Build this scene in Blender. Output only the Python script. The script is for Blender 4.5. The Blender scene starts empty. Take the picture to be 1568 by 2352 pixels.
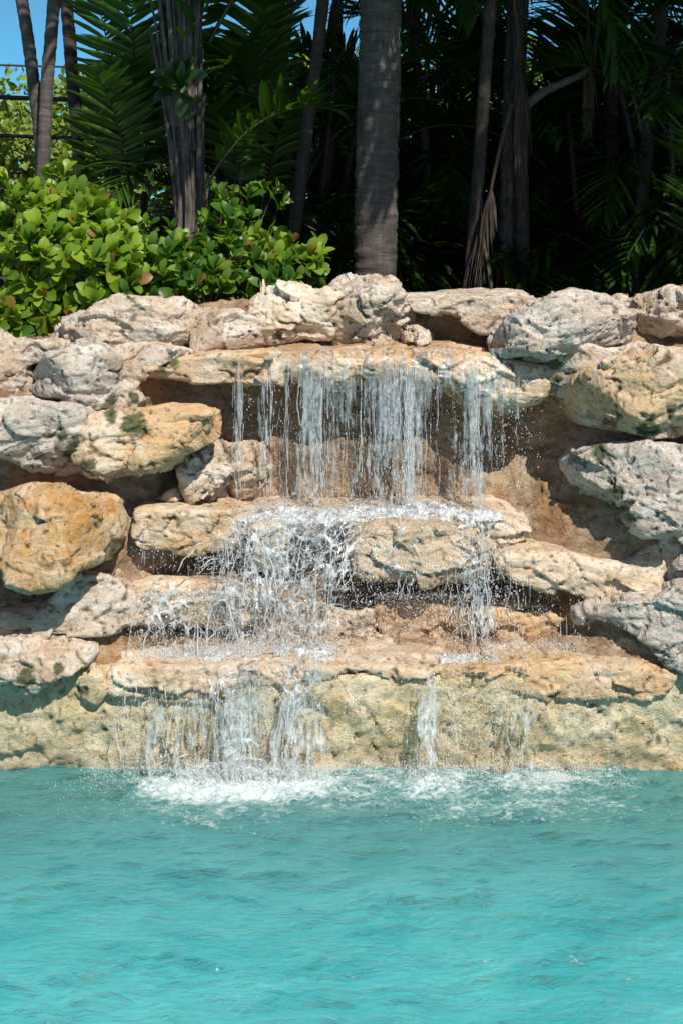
import bpy, math, random
import numpy as np
from mathutils import Vector, Matrix, Euler

# ------------------------------------------------------------------ frame of the place
EYE = 2.46            # eye height above the pool water (m)
FPX = 3136.0          # focal length in photo pixels (1568 px wide view)
CX, HY = 784.0, 449.0 # column straight ahead, horizon row

def W(px, py, Y):     # the point of the place that stands at distance Y
    return np.array([(px - CX) * Y / FPX, Y, EYE - (py - HY) * Y / FPX])

C = bpy.context.scene.collection
SUN_EL, SUN_AZ = math.radians(49), math.radians(24)

# ------------------------------------------------------------------ noise
_rng = np.random.default_rng(7)
_G = _rng.normal(size=(1024, 3)); _G /= np.linalg.norm(_G, axis=1)[:, None]

def _hash(ix, iy, iz, seed):
    h = (ix * 73856093) ^ (iy * 19349663) ^ (iz * 83492791) ^ (seed * 2654435)
    h = h & 0x7fffffff
    h ^= h >> 13
    h = (h * 1540483477) & 0x7fffffff
    h ^= h >> 15
    return h

def perlin(P, seed=0):
    P = np.asarray(P, dtype=np.float64)
    I = np.floor(P).astype(np.int64); f = P - I
    u = f * f * f * (f * (f * 6 - 15) + 10)
    r = np.zeros(len(P))
    for dx in (0, 1):
        wx = u[:, 0] if dx else 1 - u[:, 0]
        for dy in (0, 1):
            wy = u[:, 1] if dy else 1 - u[:, 1]
            for dz in (0, 1):
                wz = u[:, 2] if dz else 1 - u[:, 2]
                g = _G[_hash(I[:, 0] + dx, I[:, 1] + dy, I[:, 2] + dz, seed) & 1023]
                r += wx * wy * wz * ((f[:, 0] - dx) * g[:, 0] + (f[:, 1] - dy) * g[:, 1] + (f[:, 2] - dz) * g[:, 2])
    return r * 1.5

def fbm(P, octaves=4, seed=0, rough=0.5, ridged=False):
    a, s, tot = 1.0, 0.0, 0.0
    P = np.asarray(P, dtype=np.float64)
    for o in range(octaves):
        n = perlin(P, seed + 17 * o)
        if ridged: n = 1 - 2 * np.abs(n)
        s = s + a * n; tot += a
        a *= rough; P = P * 2.03 + 5.3
    return s / tot

def worley(P, seed=0):   # nearest and second nearest distance, 2-D points (N,2)
    P = np.asarray(P, dtype=np.float64)
    I = np.floor(P).astype(np.int64)
    d1 = np.full(len(P), 9.0); d2 = np.full(len(P), 9.0)
    for dx in (-1, 0, 1):
        for dy in (-1, 0, 1):
            cx, cy = I[:, 0] + dx, I[:, 1] + dy
            h = _hash(cx, cy, cx * 0 + 3, seed)
            fx = (h & 1023) / 1023.0; fy = ((h >> 10) & 1023) / 1023.0
            d = np.hypot(cx + fx - P[:, 0], cy + fy - P[:, 1])
            d2 = np.where(d < d1, d1, np.minimum(d2, d)); d1 = np.minimum(d1, d)
    return d1, d2

def sstep(a, b, x):
    t = np.clip((x - a) / (b - a), 0, 1); return t * t * (3 - 2 * t)

# ------------------------------------------------------------------ meshes
def mesh_np(name, V, F, smooth=True, attrs=None, mats=(), mat_idx=None):
    V = np.asarray(V, dtype=np.float32); F = np.asarray(F, dtype=np.int32)
    k = F.shape[1]
    me = bpy.data.meshes.new(name)
    me.vertices.add(len(V)); me.vertices.foreach_set('co', V.ravel())
    me.loops.add(F.size); me.loops.foreach_set('vertex_index', F.ravel())
    me.polygons.add(len(F))
    me.polygons.foreach_set('loop_start', np.arange(0, F.size, k, dtype=np.int32))
    if smooth: me.polygons.foreach_set('use_smooth', np.ones(len(F), dtype=bool))
    for m in mats: me.materials.append(m)
    if mat_idx is not None: me.polygons.foreach_set('material_index', np.asarray(mat_idx, dtype=np.int32))
    me.update(calc_edges=True)
    for n, a in (attrs or {}).items():
        at = me.attributes.new(n, 'FLOAT', 'POINT'); at.data.foreach_set('value', np.asarray(a, dtype=np.float32))
    return me

def obj(name, me, parent=None, loc=(0, 0, 0)):
    o = bpy.data.objects.new(name, me); C.objects.link(o); o.location = loc
    if parent is not None: o.parent = parent
    return o

def tag(o, label, cat, group=None, kind=None):
    o['label'] = label; o['category'] = cat
    if group: o['group'] = group
    if kind: o['kind'] = kind
    return o

def thing(name, loc, label, cat, group=None, rz=0.0):
    o = bpy.data.objects.new(name, None); C.objects.link(o)
    o.location = loc; o.rotation_euler = (0, 0, rz); o.empty_display_size = 0.1
    return tag(o, label, cat, group)

def vnormals(V, F):
    a = V[F[:, 2]] - V[F[:, 0]]; b = V[F[:, 3 % F.shape[1]]] - V[F[:, 1]]
    if F.shape[1] == 3: a = V[F[:, 1]] - V[F[:, 0]]; b = V[F[:, 2]] - V[F[:, 0]]
    n = np.cross(a, b)
    N = np.zeros_like(V)
    for k in range(F.shape[1]):
        for c in range(3):
            N[:, c] += np.bincount(F[:, k], weights=n[:, c], minlength=len(V))
    return N / (np.linalg.norm(N, axis=1)[:, None] + 1e-12)

_E = [((0,0,0),(1,0,0)),((0,1,0),(1,1,0)),((0,0,1),(1,0,1)),((0,1,1),(1,1,1)),
      ((0,0,0),(0,1,0)),((1,0,0),(1,1,0)),((0,0,1),(0,1,1)),((1,0,1),(1,1,1)),
      ((0,0,0),(0,0,1)),((1,0,0),(1,0,1)),((0,1,0),(0,1,1)),((1,1,0),(1,1,1))]

def surface_nets(Fd, origin, h):
    S = Fd < 0
    c = np.zeros(tuple(n - 1 for n in S.shape), dtype=np.uint8)
    sl = lambda d: slice(1, None) if d else slice(None, -1)
    for dx in (0, 1):
        for dy in (0, 1):
            for dz in (0, 1): c += S[sl(dx), sl(dy), sl(dz)]
    act = (c > 0) & (c < 8)
    ids = np.argwhere(act)
    idx = -np.ones(act.shape, dtype=np.int64); idx[act] = np.arange(len(ids))
    pos = np.zeros((len(ids), 3)); cnt = np.zeros(len(ids))
    for a, b in _E:
        fa = Fd[ids[:, 0] + a[0], ids[:, 1] + a[1], ids[:, 2] + a[2]]
        fb = Fd[ids[:, 0] + b[0], ids[:, 1] + b[1], ids[:, 2] + b[2]]
        m = (fa < 0) != (fb < 0)
        t = np.where(m, fa / np.where(m, fa - fb, 1), 0)
        p = np.array(a) + (np.array(b) - np.array(a)) * t[:, None]
        pos += p * m[:, None]; cnt += m
    V = np.array(origin) + h * (ids + pos / cnt[:, None])
    faces = []
    for ax in range(3):
        lo = [slice(1, -1)] * 3; hi = [slice(1, -1)] * 3
        lo[ax] = slice(None, -1); hi[ax] = slice(1, None)
        s0 = S[tuple(lo)]; s1 = S[tuple(hi)]
        e = np.argwhere(s0 != s1)
        fl = s0[tuple(e.T)]
        base = e + 1; base[:, ax] -= 1
        o1, o2 = (ax + 1) % 3, (ax + 2) % 3
        def cell(d1, d2):
            q = base.copy(); q[:, o1] += d1; q[:, o2] += d2
            return idx[q[:, 0], q[:, 1], q[:, 2]]
        f = np.stack([cell(-1, -1), cell(0, -1), cell(0, 0), cell(-1, 0)], axis=1)
        f[~fl] = f[~fl][:, ::-1]
        faces.append(f)
    return V, np.concatenate(faces)

def tube(path, radii, n=8, cap=True, squash=1.0, up=None):
    """swept tube through path (K,3) with radii (K,)"""
    path = np.asarray(path, float); K = len(path); radii = np.broadcast_to(radii, (K,))
    T = np.gradient(path, axis=0); T /= np.linalg.norm(T, axis=1)[:, None] + 1e-12
    ref = np.array(up if up is not None else ([0, 1, 0.01] if abs(T[0][2]) > .7 else [0, 0, 1]), float)
    A = np.cross(T, ref); A /= np.linalg.norm(A, axis=1)[:, None] + 1e-12
    B = np.cross(T, A)
    th = np.linspace(0, 2 * np.pi, n, endpoint=False)
    V = path[:, None] + radii[:, None, None] * (np.cos(th)[None, :, None] * A[:, None] + squash * np.sin(th)[None, :, None] * B[:, None])
    V = V.reshape(-1, 3)
    i = np.arange(K - 1)[:, None] * n; j = np.arange(n)[None]; j2 = (j + 1) % n
    F = np.stack([i + j, i + n + j, i + n + j2, i + j2], axis=-1).reshape(-1, 4)[:, ::-1]
    if cap:
        V = np.concatenate([V, path[:1], path[-1:]])
        a, b = K * n, K * n + 1
        jj = np.arange(n); j2 = (jj + 1) % n
        F = np.concatenate([F, np.stack([jj, j2, np.full(n, a), np.full(n, a)], 1)[:, [0, 1, 2, 2]] * 1])
        F2 = np.stack([(K - 1) * n + j2, (K - 1) * n + jj, np.full(n, b), np.full(n, b)], 1)
        F = np.concatenate([F, F2])
    return V, F

class Acc:
    """collects vertex/quad arrays (and per-vertex values) into ONE mesh"""
    def __init__(s): s.V = []; s.F = []; s.A = {}; s.n = 0
    def add(s, V, F, **at):
        V = np.asarray(V); F = np.asarray(F)
        if F.shape[1] == 3: F = np.concatenate([F, F[:, 2:3]], axis=1)
        s.V.append(V); s.F.append(F + s.n); s.n += len(V)
        for k, v in at.items(): s.A.setdefault(k, []).append(np.broadcast_to(v, (len(V),)))
    def mesh(s, name, mats, smooth=True):
        V = np.concatenate(s.V); F = np.concatenate(s.F)
        tri = F[:, 2] == F[:, 3]
        at = {k: np.concatenate(v) for k, v in s.A.items()}
        me = bpy.data.meshes.new(name)
        Q = F[~tri]; T = F[tri][:, :3]
        li = np.concatenate([Q.ravel(), T.ravel()]).astype(np.int32)
        ls = np.concatenate([np.arange(len(Q)) * 4, len(Q) * 4 + np.arange(len(T)) * 3]).astype(np.int32)
        me.vertices.add(len(V)); me.vertices.foreach_set('co', V.astype(np.float32).ravel())
        me.loops.add(len(li)); me.loops.foreach_set('vertex_index', li)
        me.polygons.add(len(ls)); me.polygons.foreach_set('loop_start', ls)
        if smooth: me.polygons.foreach_set('use_smooth', np.ones(len(ls), dtype=bool))
        for m in mats: me.materials.append(m)
        me.update(calc_edges=True)
        for k, v in at.items():
            a = me.attributes.new(k, 'FLOAT', 'POINT'); a.data.foreach_set('value', v.astype(np.float32))
        return me

# ------------------------------------------------------------------ materials
class NT:
    def __init__(s, name):
        s.m = bpy.data.materials.new(name); s.m.use_nodes = True
        s.t = s.m.node_tree; s.t.nodes.clear()
        s.out = s.t.nodes.new('ShaderNodeOutputMaterial')
    def n(s, typ, inp=None, **kw):
        nd = s.t.nodes.new(typ)
        for k, v in kw.items(): setattr(nd, k, v)
        for k, v in (inp or {}).items(): s.set(nd.inputs[k], v)
        return nd
    def set(s, sock, v):
        if isinstance(v, bpy.types.NodeSocket): s.t.links.new(v, sock)
        elif isinstance(v, bpy.types.Node): s.t.links.new(v.outputs[0], sock)
        else:
            if sock.type == 'RGBA' and not hasattr(v, '__len__'): v = (v, v, v, 1)
            if sock.type == 'RGBA' and len(v) == 3: v = (*v, 1)
            sock.default_value = v
    def math(s, op, a, b=0.0, clamp=False):
        nd = s.n('ShaderNodeMath', {0: a, 1: b}, operation=op); nd.use_clamp = clamp; return nd.outputs[0]
    def mix(s, f, a, b, mode='MIX'):
        nd = s.n('ShaderNodeMix', data_type='RGBA', blend_type=mode)
        s.set(nd.inputs[0], f); s.set(nd.inputs[6], a); s.set(nd.inputs[7], b); return nd.outputs[2]
    def ramp(s, f, a, b):   # smooth step of f between a and b
        nd = s.n('ShaderNodeMapRange', {0: f, 1: a, 2: b, 3: 0.0, 4: 1.0}); nd.interpolation_type = 'SMOOTHSTEP'; return nd.outputs[0]
    def noise(s, vec, scale, detail=4, rough=.55, dist=0.0):
        return s.n('ShaderNodeTexNoise', {'Vector': vec, 'Scale': scale, 'Detail': detail, 'Roughness': rough, 'Distortion': dist}).outputs[0]
    def attr(s, name): return s.n('ShaderNodeAttribute', attribute_name=name).outputs['Fac']
    def vscale(s, vec, sc): return s.n('ShaderNodeVectorMath', {0: vec, 1: sc}, operation='MULTIPLY').outputs[0]
    def pos(s): return s.n('ShaderNodeNewGeometry').outputs['Position']
    def done(s, shader): s.set(s.out.inputs[0], shader); return s.m

def rock_material(name, light, tan, dark, rust=(0.50, 0.23, 0.06), grey=(0.42, 0.375, 0.32), rust_amt=.5, grey_amt=.35, strata=1.0, fine=1.0):
    m = NT(name); p = m.pos()
    pst = m.vscale(p, (1, 1, 2.4))
    n1 = m.noise(pst, 5.5, 7, .62, .5)
    n2 = m.noise(m.vscale(p, (1.3, 1, 1)), 3.1, 6, .6, .8)
    n3 = m.noise(p, 2.3, 5, .6, .3)
    n4 = m.noise(p, 34, 6, .7)
    n5 = m.noise(pst, 90, 4, .7)
    c = m.mix(m.ramp(n1, .38, .64), tan, light)
    c = m.mix(m.math('MULTIPLY', m.ramp(n3, .50, .66), grey_amt), c, grey)
    st = m.attr('stain')
    rk = m.math('MULTIPLY', m.ramp(m.math('ADD', n2, m.math('MULTIPLY', st, .28)), .52, .72), m.math('ADD', rust_amt, m.math('MULTIPLY', st, .5)), True)
    c = m.mix(rk, c, rust)
    # blotches, speckle and pits of the stone itself
    n6 = m.noise(m.vscale(p, (1, 1, 1.6)), 13, 8, .72, .7)
    n7 = m.noise(m.vscale(p, (.8, 1, 3.2)), 8, 8, .7, 1.2)
    c = m.mix(m.math('MULTIPLY', m.ramp(n6, .53, .62), .55), c, light)
    c = m.mix(m.math('MULTIPLY', m.ramp(n6, .46, .36), .40), c, m.mix(.35, tan, dark))
    c = m.mix(m.math('MULTIPLY', m.ramp(n7, .42, .34),   .35 * strata), c, m.mix(.55, tan, dark))
    c = m.mix(m.math('MULTIPLY', m.ramp(n4, .55, .68), .5), c, m.mix(.5, c, light))
    c = m.mix(m.math('MULTIPLY', m.ramp(n4, .45, .33), .75 * fine), c, dark)
    c = m.mix(m.math('MULTIPLY', m.ramp(n5, .45, .33), .7 * fine), c, dark)
    c = m.mix(m.math('MULTIPLY', m.attr('pit'), .85), c, dark)
    ms = m.attr('moss')
    mk = m.math('MULTIPLY', m.ramp(m.math('ADD', m.math('MULTIPLY', ms, .55), m.math('ADD', m.math('MULTIPLY', m.noise(p, 30, 6, .75), .75), m.math('MULTIPLY', m.noise(p, 8, 4, .6, .8), .55))), .88, 1.10), m.ramp(ms, .03, .25))
    moss = m.mix(m.ramp(n4, .35, .65), (.018, .03, .010), (.075, .095, .03))
    c = m.mix(m.math('MULTIPLY', mk, .9), c, moss)
    wet = m.attr('wet')
    wk = m.ramp(m.math('ADD', wet, m.math('MULTIPLY', m.math('SUBTRACT', n2, .5), .8)), .35, .75)
    c = m.mix(m.math('MULTIPLY', wk, .42), c, m.mix(1.0, c, (.64, .54, .43), 'MULTIPLY'))
    b = m.n('ShaderNodeBump', {'Height': m.math('ADD', n4, m.math('MULTIPLY', n6, 1.2)), 'Strength': .8 * fine, 'Distance': .018})
    b2 = m.n('ShaderNodeBump', {'Height': n5, 'Strength': .7 * fine, 'Distance': .006, 'Normal': b.outputs[0]})
    rough = m.math('SUBTRACT', .9, m.math('MULTIPLY', wk, .64))
    bs = m.n('ShaderNodeBsdfPrincipled', {'Base Color': c, 'Roughness': rough, 'Normal': b2.outputs[0], 'Specular IOR Level': m.math('ADD', .25, m.math('MULTIPLY', wk, .45))})
    return m.done(bs.outputs[0])

MR = {
 'cream': rock_material('cream limestone', (.74, .66, .57), (.56, .43, .31), (.10, .065, .04), rust=(.52, .30, .13), rust_amt=.28, grey_amt=.4),
 'grey':  rock_material('weathered grey limestone', (.70, .64, .57), (.50, .42, .35), (.09, .07, .055), grey=(.45, .395, .335), rust=(.50, .32, .17), rust_amt=.18, grey_amt=.7),
 'orange': rock_material('rust stained limestone', (.66, .52, .36), (.54, .35, .17), (.10, .055, .02), rust=(.52, .27, .085), rust_amt=.9, grey_amt=.15),
 'tan':   rock_material('tan limestone', (.72, .60, .46), (.54, .41, .27), (.09, .055, .03), rust=(.57, .34, .14), rust_amt=.36, grey_amt=.3, fine=.8),
 'pink':  rock_material('wet pinkish limestone', (.78, .67, .54), (.60, .46, .32), (.12, .07, .04), rust=(.56, .33, .15), rust_amt=.3, grey_amt=.35, fine=.75),
 'cave':  rock_material('brown soaked shade-toned back wall', (.47, .35, .235), (.25, .165, .10), (.07, .045, .025), rust=(.36, .17, .06), rust_amt=.45, grey_amt=.2),  # wet stone darkened further: shade of the recess painted into its colours
 'base':  rock_material('yellow pitted plaster stone', (.78, .68, .48), (.66, .53, .33), (.10, .075, .035), rust=(.52, .38, .17), grey=(.52, .48, .37), rust_amt=.4, grey_amt=.35),
}
# ------------------------------------------------------------------ rocks
def smooth_poly(P, it=2):
    P = np.asarray(P, float)
    for _ in range(it):
        Q = np.roll(P, -1, axis=0)
        P = np.stack([.8 * P + .2 * Q, .2 * P + .8 * Q], axis=1).reshape(-1, 2)
    return P

def poly_sdf(X, Z, P):
    d = np.full(X.shape, 1e9); inside = np.zeros(X.shape, bool)
    n = len(P)
    for i in range(n):
        a, b = P[i], P[(i + 1) % n]
        e = b - a; wx, wz = X - a[0], Z - a[1]
        t = np.clip((wx * e[0] + wz * e[1]) / (e @ e + 1e-12), 0, 1)
        d = np.minimum(d, (wx - e[0] * t) ** 2 + (wz - e[1] * t) ** 2)
        c = ((a[1] > Z) != (b[1] > Z))
        xi = a[0] + (Z - a[1]) * (b[0] - a[0]) / (b[1] - a[1] + 1e-12)
        inside ^= c & (X < xi)
    return np.sqrt(d) * np.where(inside, -1, 1)

def chips(Q, cell, slope, seed):
    """fractured faces: every cell of the stone is broken off at its own tilt"""
    P = Q / cell
    I = np.floor(P).astype(np.int64)
    best = np.full(len(P), 9.0); off = np.zeros(len(P))
    for dx in (-1, 0, 1):
        for dy in (-1, 0, 1):
            for dz in (-1, 0, 1):
                c = I + np.array([dx, dy, dz])
                h = _hash(c[:, 0], c[:, 1], c[:, 2], seed)
                sp = c + np.stack([(h & 255) / 255., ((h >> 8) & 255) / 255., ((h >> 16) & 255) / 255.], 1)
                r = P - sp
                d = (r ** 2).sum(1)
                m = d < best
                best = np.where(m, d, best)
                off = np.where(m, (r * _G[(h >> 5) & 1023]).sum(1), off)
    return off * cell * slope

def smax(a, b, k):
    h = np.clip(.5 + .5 * (a - b) / k, 0, 1)
    return b + (a - b) * h + k * h * (1 - h)

H = 0.0075
WETBOX = []
def wetness(V):
    """how soaked the stone is: under and beside the falling water"""
    x, z = V[:, 0], V[:, 2]
    half = np.where(z > 1.1, .62, np.where(z > .55, .75, .85)) - .0
    w = sstep(half + .12, half - .22, np.abs(x + .02)) * sstep(1.80, 1.75, z)
    w = np.maximum(w, sstep(.16, .02, z) * .9)
    return w * sstep(6.9, 6.75, V[:, 1])

def make_rock(name, label, cat, poly, y, T, mat, k=.10, slant=0.0, disp=1.0, strata=0.5, facets=3, fk=.04, moss=(), stain=.0, group=None, seed=0, ym=None, wet=1.0, pit=.7, chip=1.0, sink=None, grow=0.0):
    rs = np.random.RandomState(seed + 11)
    Y0 = ym if ym is not None else y + .18 * T
    P = np.array([W(px, py, Y0)[[0, 2]] for px, py in poly])
    P = smooth_poly(P)
    if sink is None: sink = .2 if facets else 0.0
    lo = P.min(0) - .05; hi = P.max(0) + .05
    lo[1] -= sink * T * .9
    ylo, yhi = y - .06 - abs(slant) * .3, y + T + .06 + abs(slant) * .3
    nx, ny, nz = [int(math.ceil((b - a) / H)) + 2 for a, b in ((lo[0], hi[0]), (ylo, yhi), (lo[1], hi[1]))]
    xs = lo[0] + H * np.arange(nx); ys = ylo + H * np.arange(ny); zs = lo[1] + H * np.arange(nz)
    X2, Z2 = np.meshgrid(xs, zs, indexing='ij')
    # ragged outline
    q = np.stack([X2.ravel() * 7, Z2.ravel() * 7, np.full(X2.size, seed * 3.7)], 1)
    d2 = poly_sdf(X2, Z2, P) + .010 * disp * fbm(q, 3, seed).reshape(X2.shape)
    inr = max(-d2.min(), .02)
    d2 = d2 - (.006 if facets else .0) - grow
    kk = min(k * .62, inr * .9, T * .45)
    zc = .5 * (P[:, 1].min() + P[:, 1].max())
    yc = y + T / 2 + slant * (Z2 - zc)
    # the top of a boulder falls away towards the wall behind it
    sh = np.clip(np.round(sink * np.clip(ys - Y0, 0, None) / H).astype(int), 0, nz - 1)
    kz = np.clip(np.arange(nz)[None, :] + sh[:, None], 0, nz - 1)
    u = (d2 + kk)[:, kz]
    v = np.abs(ys[None, :, None] - yc[:, None, :]) - T / 2 + kk
    Fd = np.hypot(np.maximum(u, 0), np.maximum(v, 0)) + np.minimum(np.maximum(u, v), 0) - kk
    c = np.array([.5 * (lo[0] + hi[0]), y + T / 2, zc])
    ext = np.array([(hi[0] - lo[0]) / 2 - .05, T / 2, (hi[1] - lo[1]) / 2 - .05])
    for i in range(facets + 2 if facets else 0):
        a = rs.uniform(-1.2, 1.2); b = rs.uniform(-.75, .9)
        n = np.array([math.sin(a) * math.cos(b), -math.cos(a) * math.cos(b), math.sin(b)])
        s = np.sqrt(((n * ext) ** 2).sum()) * rs.uniform(.74, .93)
        pl = (xs[:, None, None] - c[0]) * n[0] + (ys[None, :, None] - c[1]) * n[1] + (zs[None, None, :] - c[2]) * n[2] - s
        Fd = smax(Fd, pl, fk * .6)
    V, F = surface_nets(Fd, (xs[0], ys[0], zs[0]), H)
    N = vnormals(V, F)
    o = rs.uniform(0, 50, 3)
    Q = V + o
    front = sstep(.35, -.2, N[:, 1])
    warp = .03 * np.stack([perlin(Q * 6, 5), perlin(Q * 6, 6), perlin(Q * 6, 7)], 1)
    Qw = Q + warp
    rugged = sstep(-.25, .45, fbm(Q * 3.2, 2, seed + 9)) * .85 + .15
    d = .017 * fbm(Q * 3.6, 2, seed + 1)
    d += .013 * rugged * (fbm(Qw * np.array([8, 8, 12]), 4, seed + 2, .55, True) - .3)
    d += chips(Qw * np.array([1, 1, 1.6]), .20, .17, seed) * chip
    d += chips(Qw * np.array([1, 1, 1.5]), .07, .17, seed + 40) * chip * rugged
    d += .0075 * (.4 + .6 * rugged) * fbm(Qw * 30, 3, seed + 3, .7)
    st = fbm(Qw * np.array([2.2, 2.2, 18]), 3, seed + 4, .6, True)
    d += strata * .014 * (st - .3)
    cr = fbm(Qw * np.array([5, 5, 8]), 2, seed + 5, .5, True)       # cracks
    crack = sstep(.84, .96, cr)
    d -= .012 * crack
    pn = perlin(Qw * 42, seed + 6) + .5 * perlin(Qw * 14, seed + 8)
    pits = sstep(.40, .75, pn) * pit
    d -= .010 * pits
    d -= d.mean()
    d *= disp * (1 - .55 * sstep(.55, .9, N[:, 2]) * (facets < 2))
    d = np.clip(d, -.07, .06)
    V = V + N * d[:, None]
    # marks that belong to the stone
    ms = np.zeros(len(V))
    for (mx, my, mr) in moss:
        wc = W(mx, my, y); r = mr * y / FPX
        ms = np.maximum(ms, np.exp(-((V[:, 0] - wc[0]) ** 2 + (V[:, 2] - wc[2]) ** 2) / (r * r) ) * front)
    sa = np.full(len(V), float(stain)) if np.isscalar(stain) else stain(V)
    loc = np.array([c[0], c[1], V[:, 2].min()])
    me = mesh_np(name, V - loc, F, True, {'stain': sa, 'moss': ms, 'wet': wetness(V) * wet, 'pit': np.clip(pits + crack, 0, 1)}, [MR[mat]])
    ob = obj(name, me, None, loc)
    return tag(ob, label, cat, group, 'thing')

g_top, g_l, g_r, g_w = 'rocks along the top of the wall', 'boulders left of the waterfall', 'boulders right of the waterfall', 'stones the water runs over'
B = lambda name, label, poly, y, T, mat, **kw: make_rock(name, label, kw.pop('cat', 'rock'), poly, y, T, mat, **kw)
def rk(*pts): return list(zip(pts[0::2], pts[1::2]))

# top row
B('cap_stone', 'long pale slab lying on the wall top in front of the hedge', rk(98,752,135,735,190,712,245,684,282,671,330,680,378,683,400,680,450,694,466,712,446,732,440,765,450,806,380,811,300,806,250,792,165,795,130,775), 6.42, .5, 'cream', k=.07, slant=.35, strata=1.3, facets=4, group=g_top, seed=1, moss=[(300,676,22)])
B('cap_stone', 'cream lump of rock between the long pale slab and the rugged knob', rk(435,726,465,704,510,716,556,712,600,733,645,742,615,775,590,795,540,808,455,811,440,790), 6.48, .4, 'cream', k=.06, slant=.1, group=g_top, seed=2, stain=.2)
B('cap_stone', 'rugged pinkish knob of rock right behind the left end of the lip', rk(560,702,580,664,620,655,670,661,715,669,752,668,768,700,762,772,700,783,640,785,615,772,590,740), 6.55, .42, 'pink', k=.07, disp=1.6, facets=2, group=g_top, seed=3, wet=0, moss=[(640,770,14)])
B('cap_stone', 'tallest rugged knob of the wall top at the foot of the thick palm', rk(730,705,765,668,786,644,824,636,864,643,882,651,901,646,913,664,930,690,968,722,958,748,930,768,925,787,800,788,735,778), 6.5, .48, 'cream', k=.08, disp=1.7, facets=2, group=g_top, seed=4, wet=0, stain=.15, moss=[(760,786,22),(830,788,18)])
B('coping_stone', 'long flat topped coping stone right of the tallest knob', rk(925,690,945,684,1080,680,1240,676,1240,735,1190,750,1150,770,1090,768,1064,742,1040,722,990,716,950,722), 6.62, .46, 'cream', k=.025, disp=.75, facets=0, group=g_top, seed=5, wet=0, ym=6.62)
B('rock', 'small crumbly rock wedged under the tallest knob beside the dark hollow', rk(925,752,950,738,975,750,988,770,990,793,935,795), 6.5, .3, 'cream', k=.04, disp=1.4, group=g_top, seed=6, wet=0)
B('boulder', 'big rounded grey boulder on the wall top right of the lip', rk(1136,775,1160,742,1194,717,1234,697,1289,671,1339,661,1399,669,1440,690,1468,728,1476,768,1440,794,1384,800,1310,806,1254,826,1200,806,1150,802), 6.22, .62, 'grey', k=.13, slant=.25, strata=.9, facets=4, fk=.06, group=g_top, seed=7, wet=0)
B('cap_stone', 'rough pale rock at the right end of the wall top', rk(1430,674,1500,673,1545,669,1700,676,1740,790,1620,800,1568,772,1500,778,1462,745), 6.42, .5, 'cream', k=.08, disp=1.3, group=g_top, seed=8, wet=0)
B('rock', 'cream neck of stone under the big grey boulder, above the rust blotched one', rk(1262,856,1280,815,1318,797,1405,798,1480,790,1600,800,1600,830,1420,850,1345,878,1305,910,1278,905), 6.22, .45, 'cream', k=.07, facets=2, group=g_r, seed=9, wet=0, moss=[(1285,845,26),(1290,880,18)])
# right column
B('boulder', 'rust blotched boulder right of the lip, above the dark mossy gap', rk(1304,930,1318,880,1358,848,1400,825,1470,812,1568,806,1700,812,1760,900,1730,985,1568,992,1500,988,1440,979,1390,962,1340,966,1310,956), 5.95, .6, 'tan', k=.13, stain=.45, slant=.12, facets=3, fk=.06, group=g_r, seed=10, wet=0, moss=[(1420,985,24),(1500,995,40)])
B('boulder', 'grey cracked boulder with yellow moss right of the recess', rk(1324,1058,1345,1032,1384,1018,1434,1019,1500,1024,1568,1027,1720,1040,1750,1150,1700,1215,1568,1212,1500,1224,1470,1217,1450,1190,1418,1137,1370,1112,1338,1092), 5.92, .55, 'grey', k=.11, slant=.1, disp=1.2, group=g_r, seed=11, wet=0, moss=[(1400,1056,34),(1425,1140,22),(1450,1195,22),(1330,1085,18)])
B('ledge_stone', 'jutting cream shelf of stone at the right side of the second step', rk(1136,1282,1165,1261,1224,1261,1304,1269,1349,1283,1429,1285,1465,1254,1515,1236,1530,1290,1508,1345,1440,1371,1359,1378,1330,1364,1280,1350,1200,1340,1150,1312), 6.05, .5, 'tan', k=.07, slant=.12, group=g_r, facets=0, grow=.006, sink=.08, seed=12, wet=.6)
B('rock', 'grey block at the right edge between the cracked boulder and the split one', rk(1512,1236,1568,1216,1740,1210,1740,1365,1568,1360,1512,1354), 5.92, .5, 'grey', k=.06, group=g_r, seed=13, wet=0, moss=[(1518,1290,28),(1515,1330,20)])
B('boulder', 'split grey boulder with an arched underside at the lower right', rk(1332,1420,1374,1397,1429,1389,1509,1365,1568,1350,1740,1335,1770,1500,1720,1580,1568,1548,1532,1530,1507,1478,1455,1440,1400,1428,1345,1441), 5.75, .6, 'grey', k=.08, slant=.15, facets=2, group=g_r, seed=14, wet=0, strata=1.2)
B('rock', 'shaded tan rock recessed under the arched boulder', rk(1330,1442,1400,1425,1462,1436,1515,1478,1540,1532,1440,1512,1345,1496), 6.0, .4, 'tan', k=.06, facets=1, group=g_r, seed=15, wet=.3)
# the lip
B('waterfall_lip', 'broad wet lip slab the upper curtain of water spills from', rk(600,815,660,806,760,803,900,803,1050,805,1180,822,1250,838,1271,872,1263,915,1240,940,1170,949,1080,940,1040,905,960,893,900,900,800,890,720,885,640,880,600,868), 6.36, .62, 'pink', k=.14, cat='stone ledge', disp=1.0, strata=.2, facets=0, seed=16, wet=1.2, stain=lambda V: .25 + .5 * (V[:, 2] > 1.70), ym=6.37)
B('ledge_stone', 'thin rust edged ledge left of the wet lip slab', rk(302,858,350,831,440,814,540,807,600,804,645,806,645,884,540,880,450,869,390,863,330,867), 6.34, .5, 'tan', k=.05, group=g_w, facets=0, grow=.006, sink=.08, seed=17, wet=.3, stain=0.52, moss=[(400,832,18),(375,845,15)])
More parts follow.
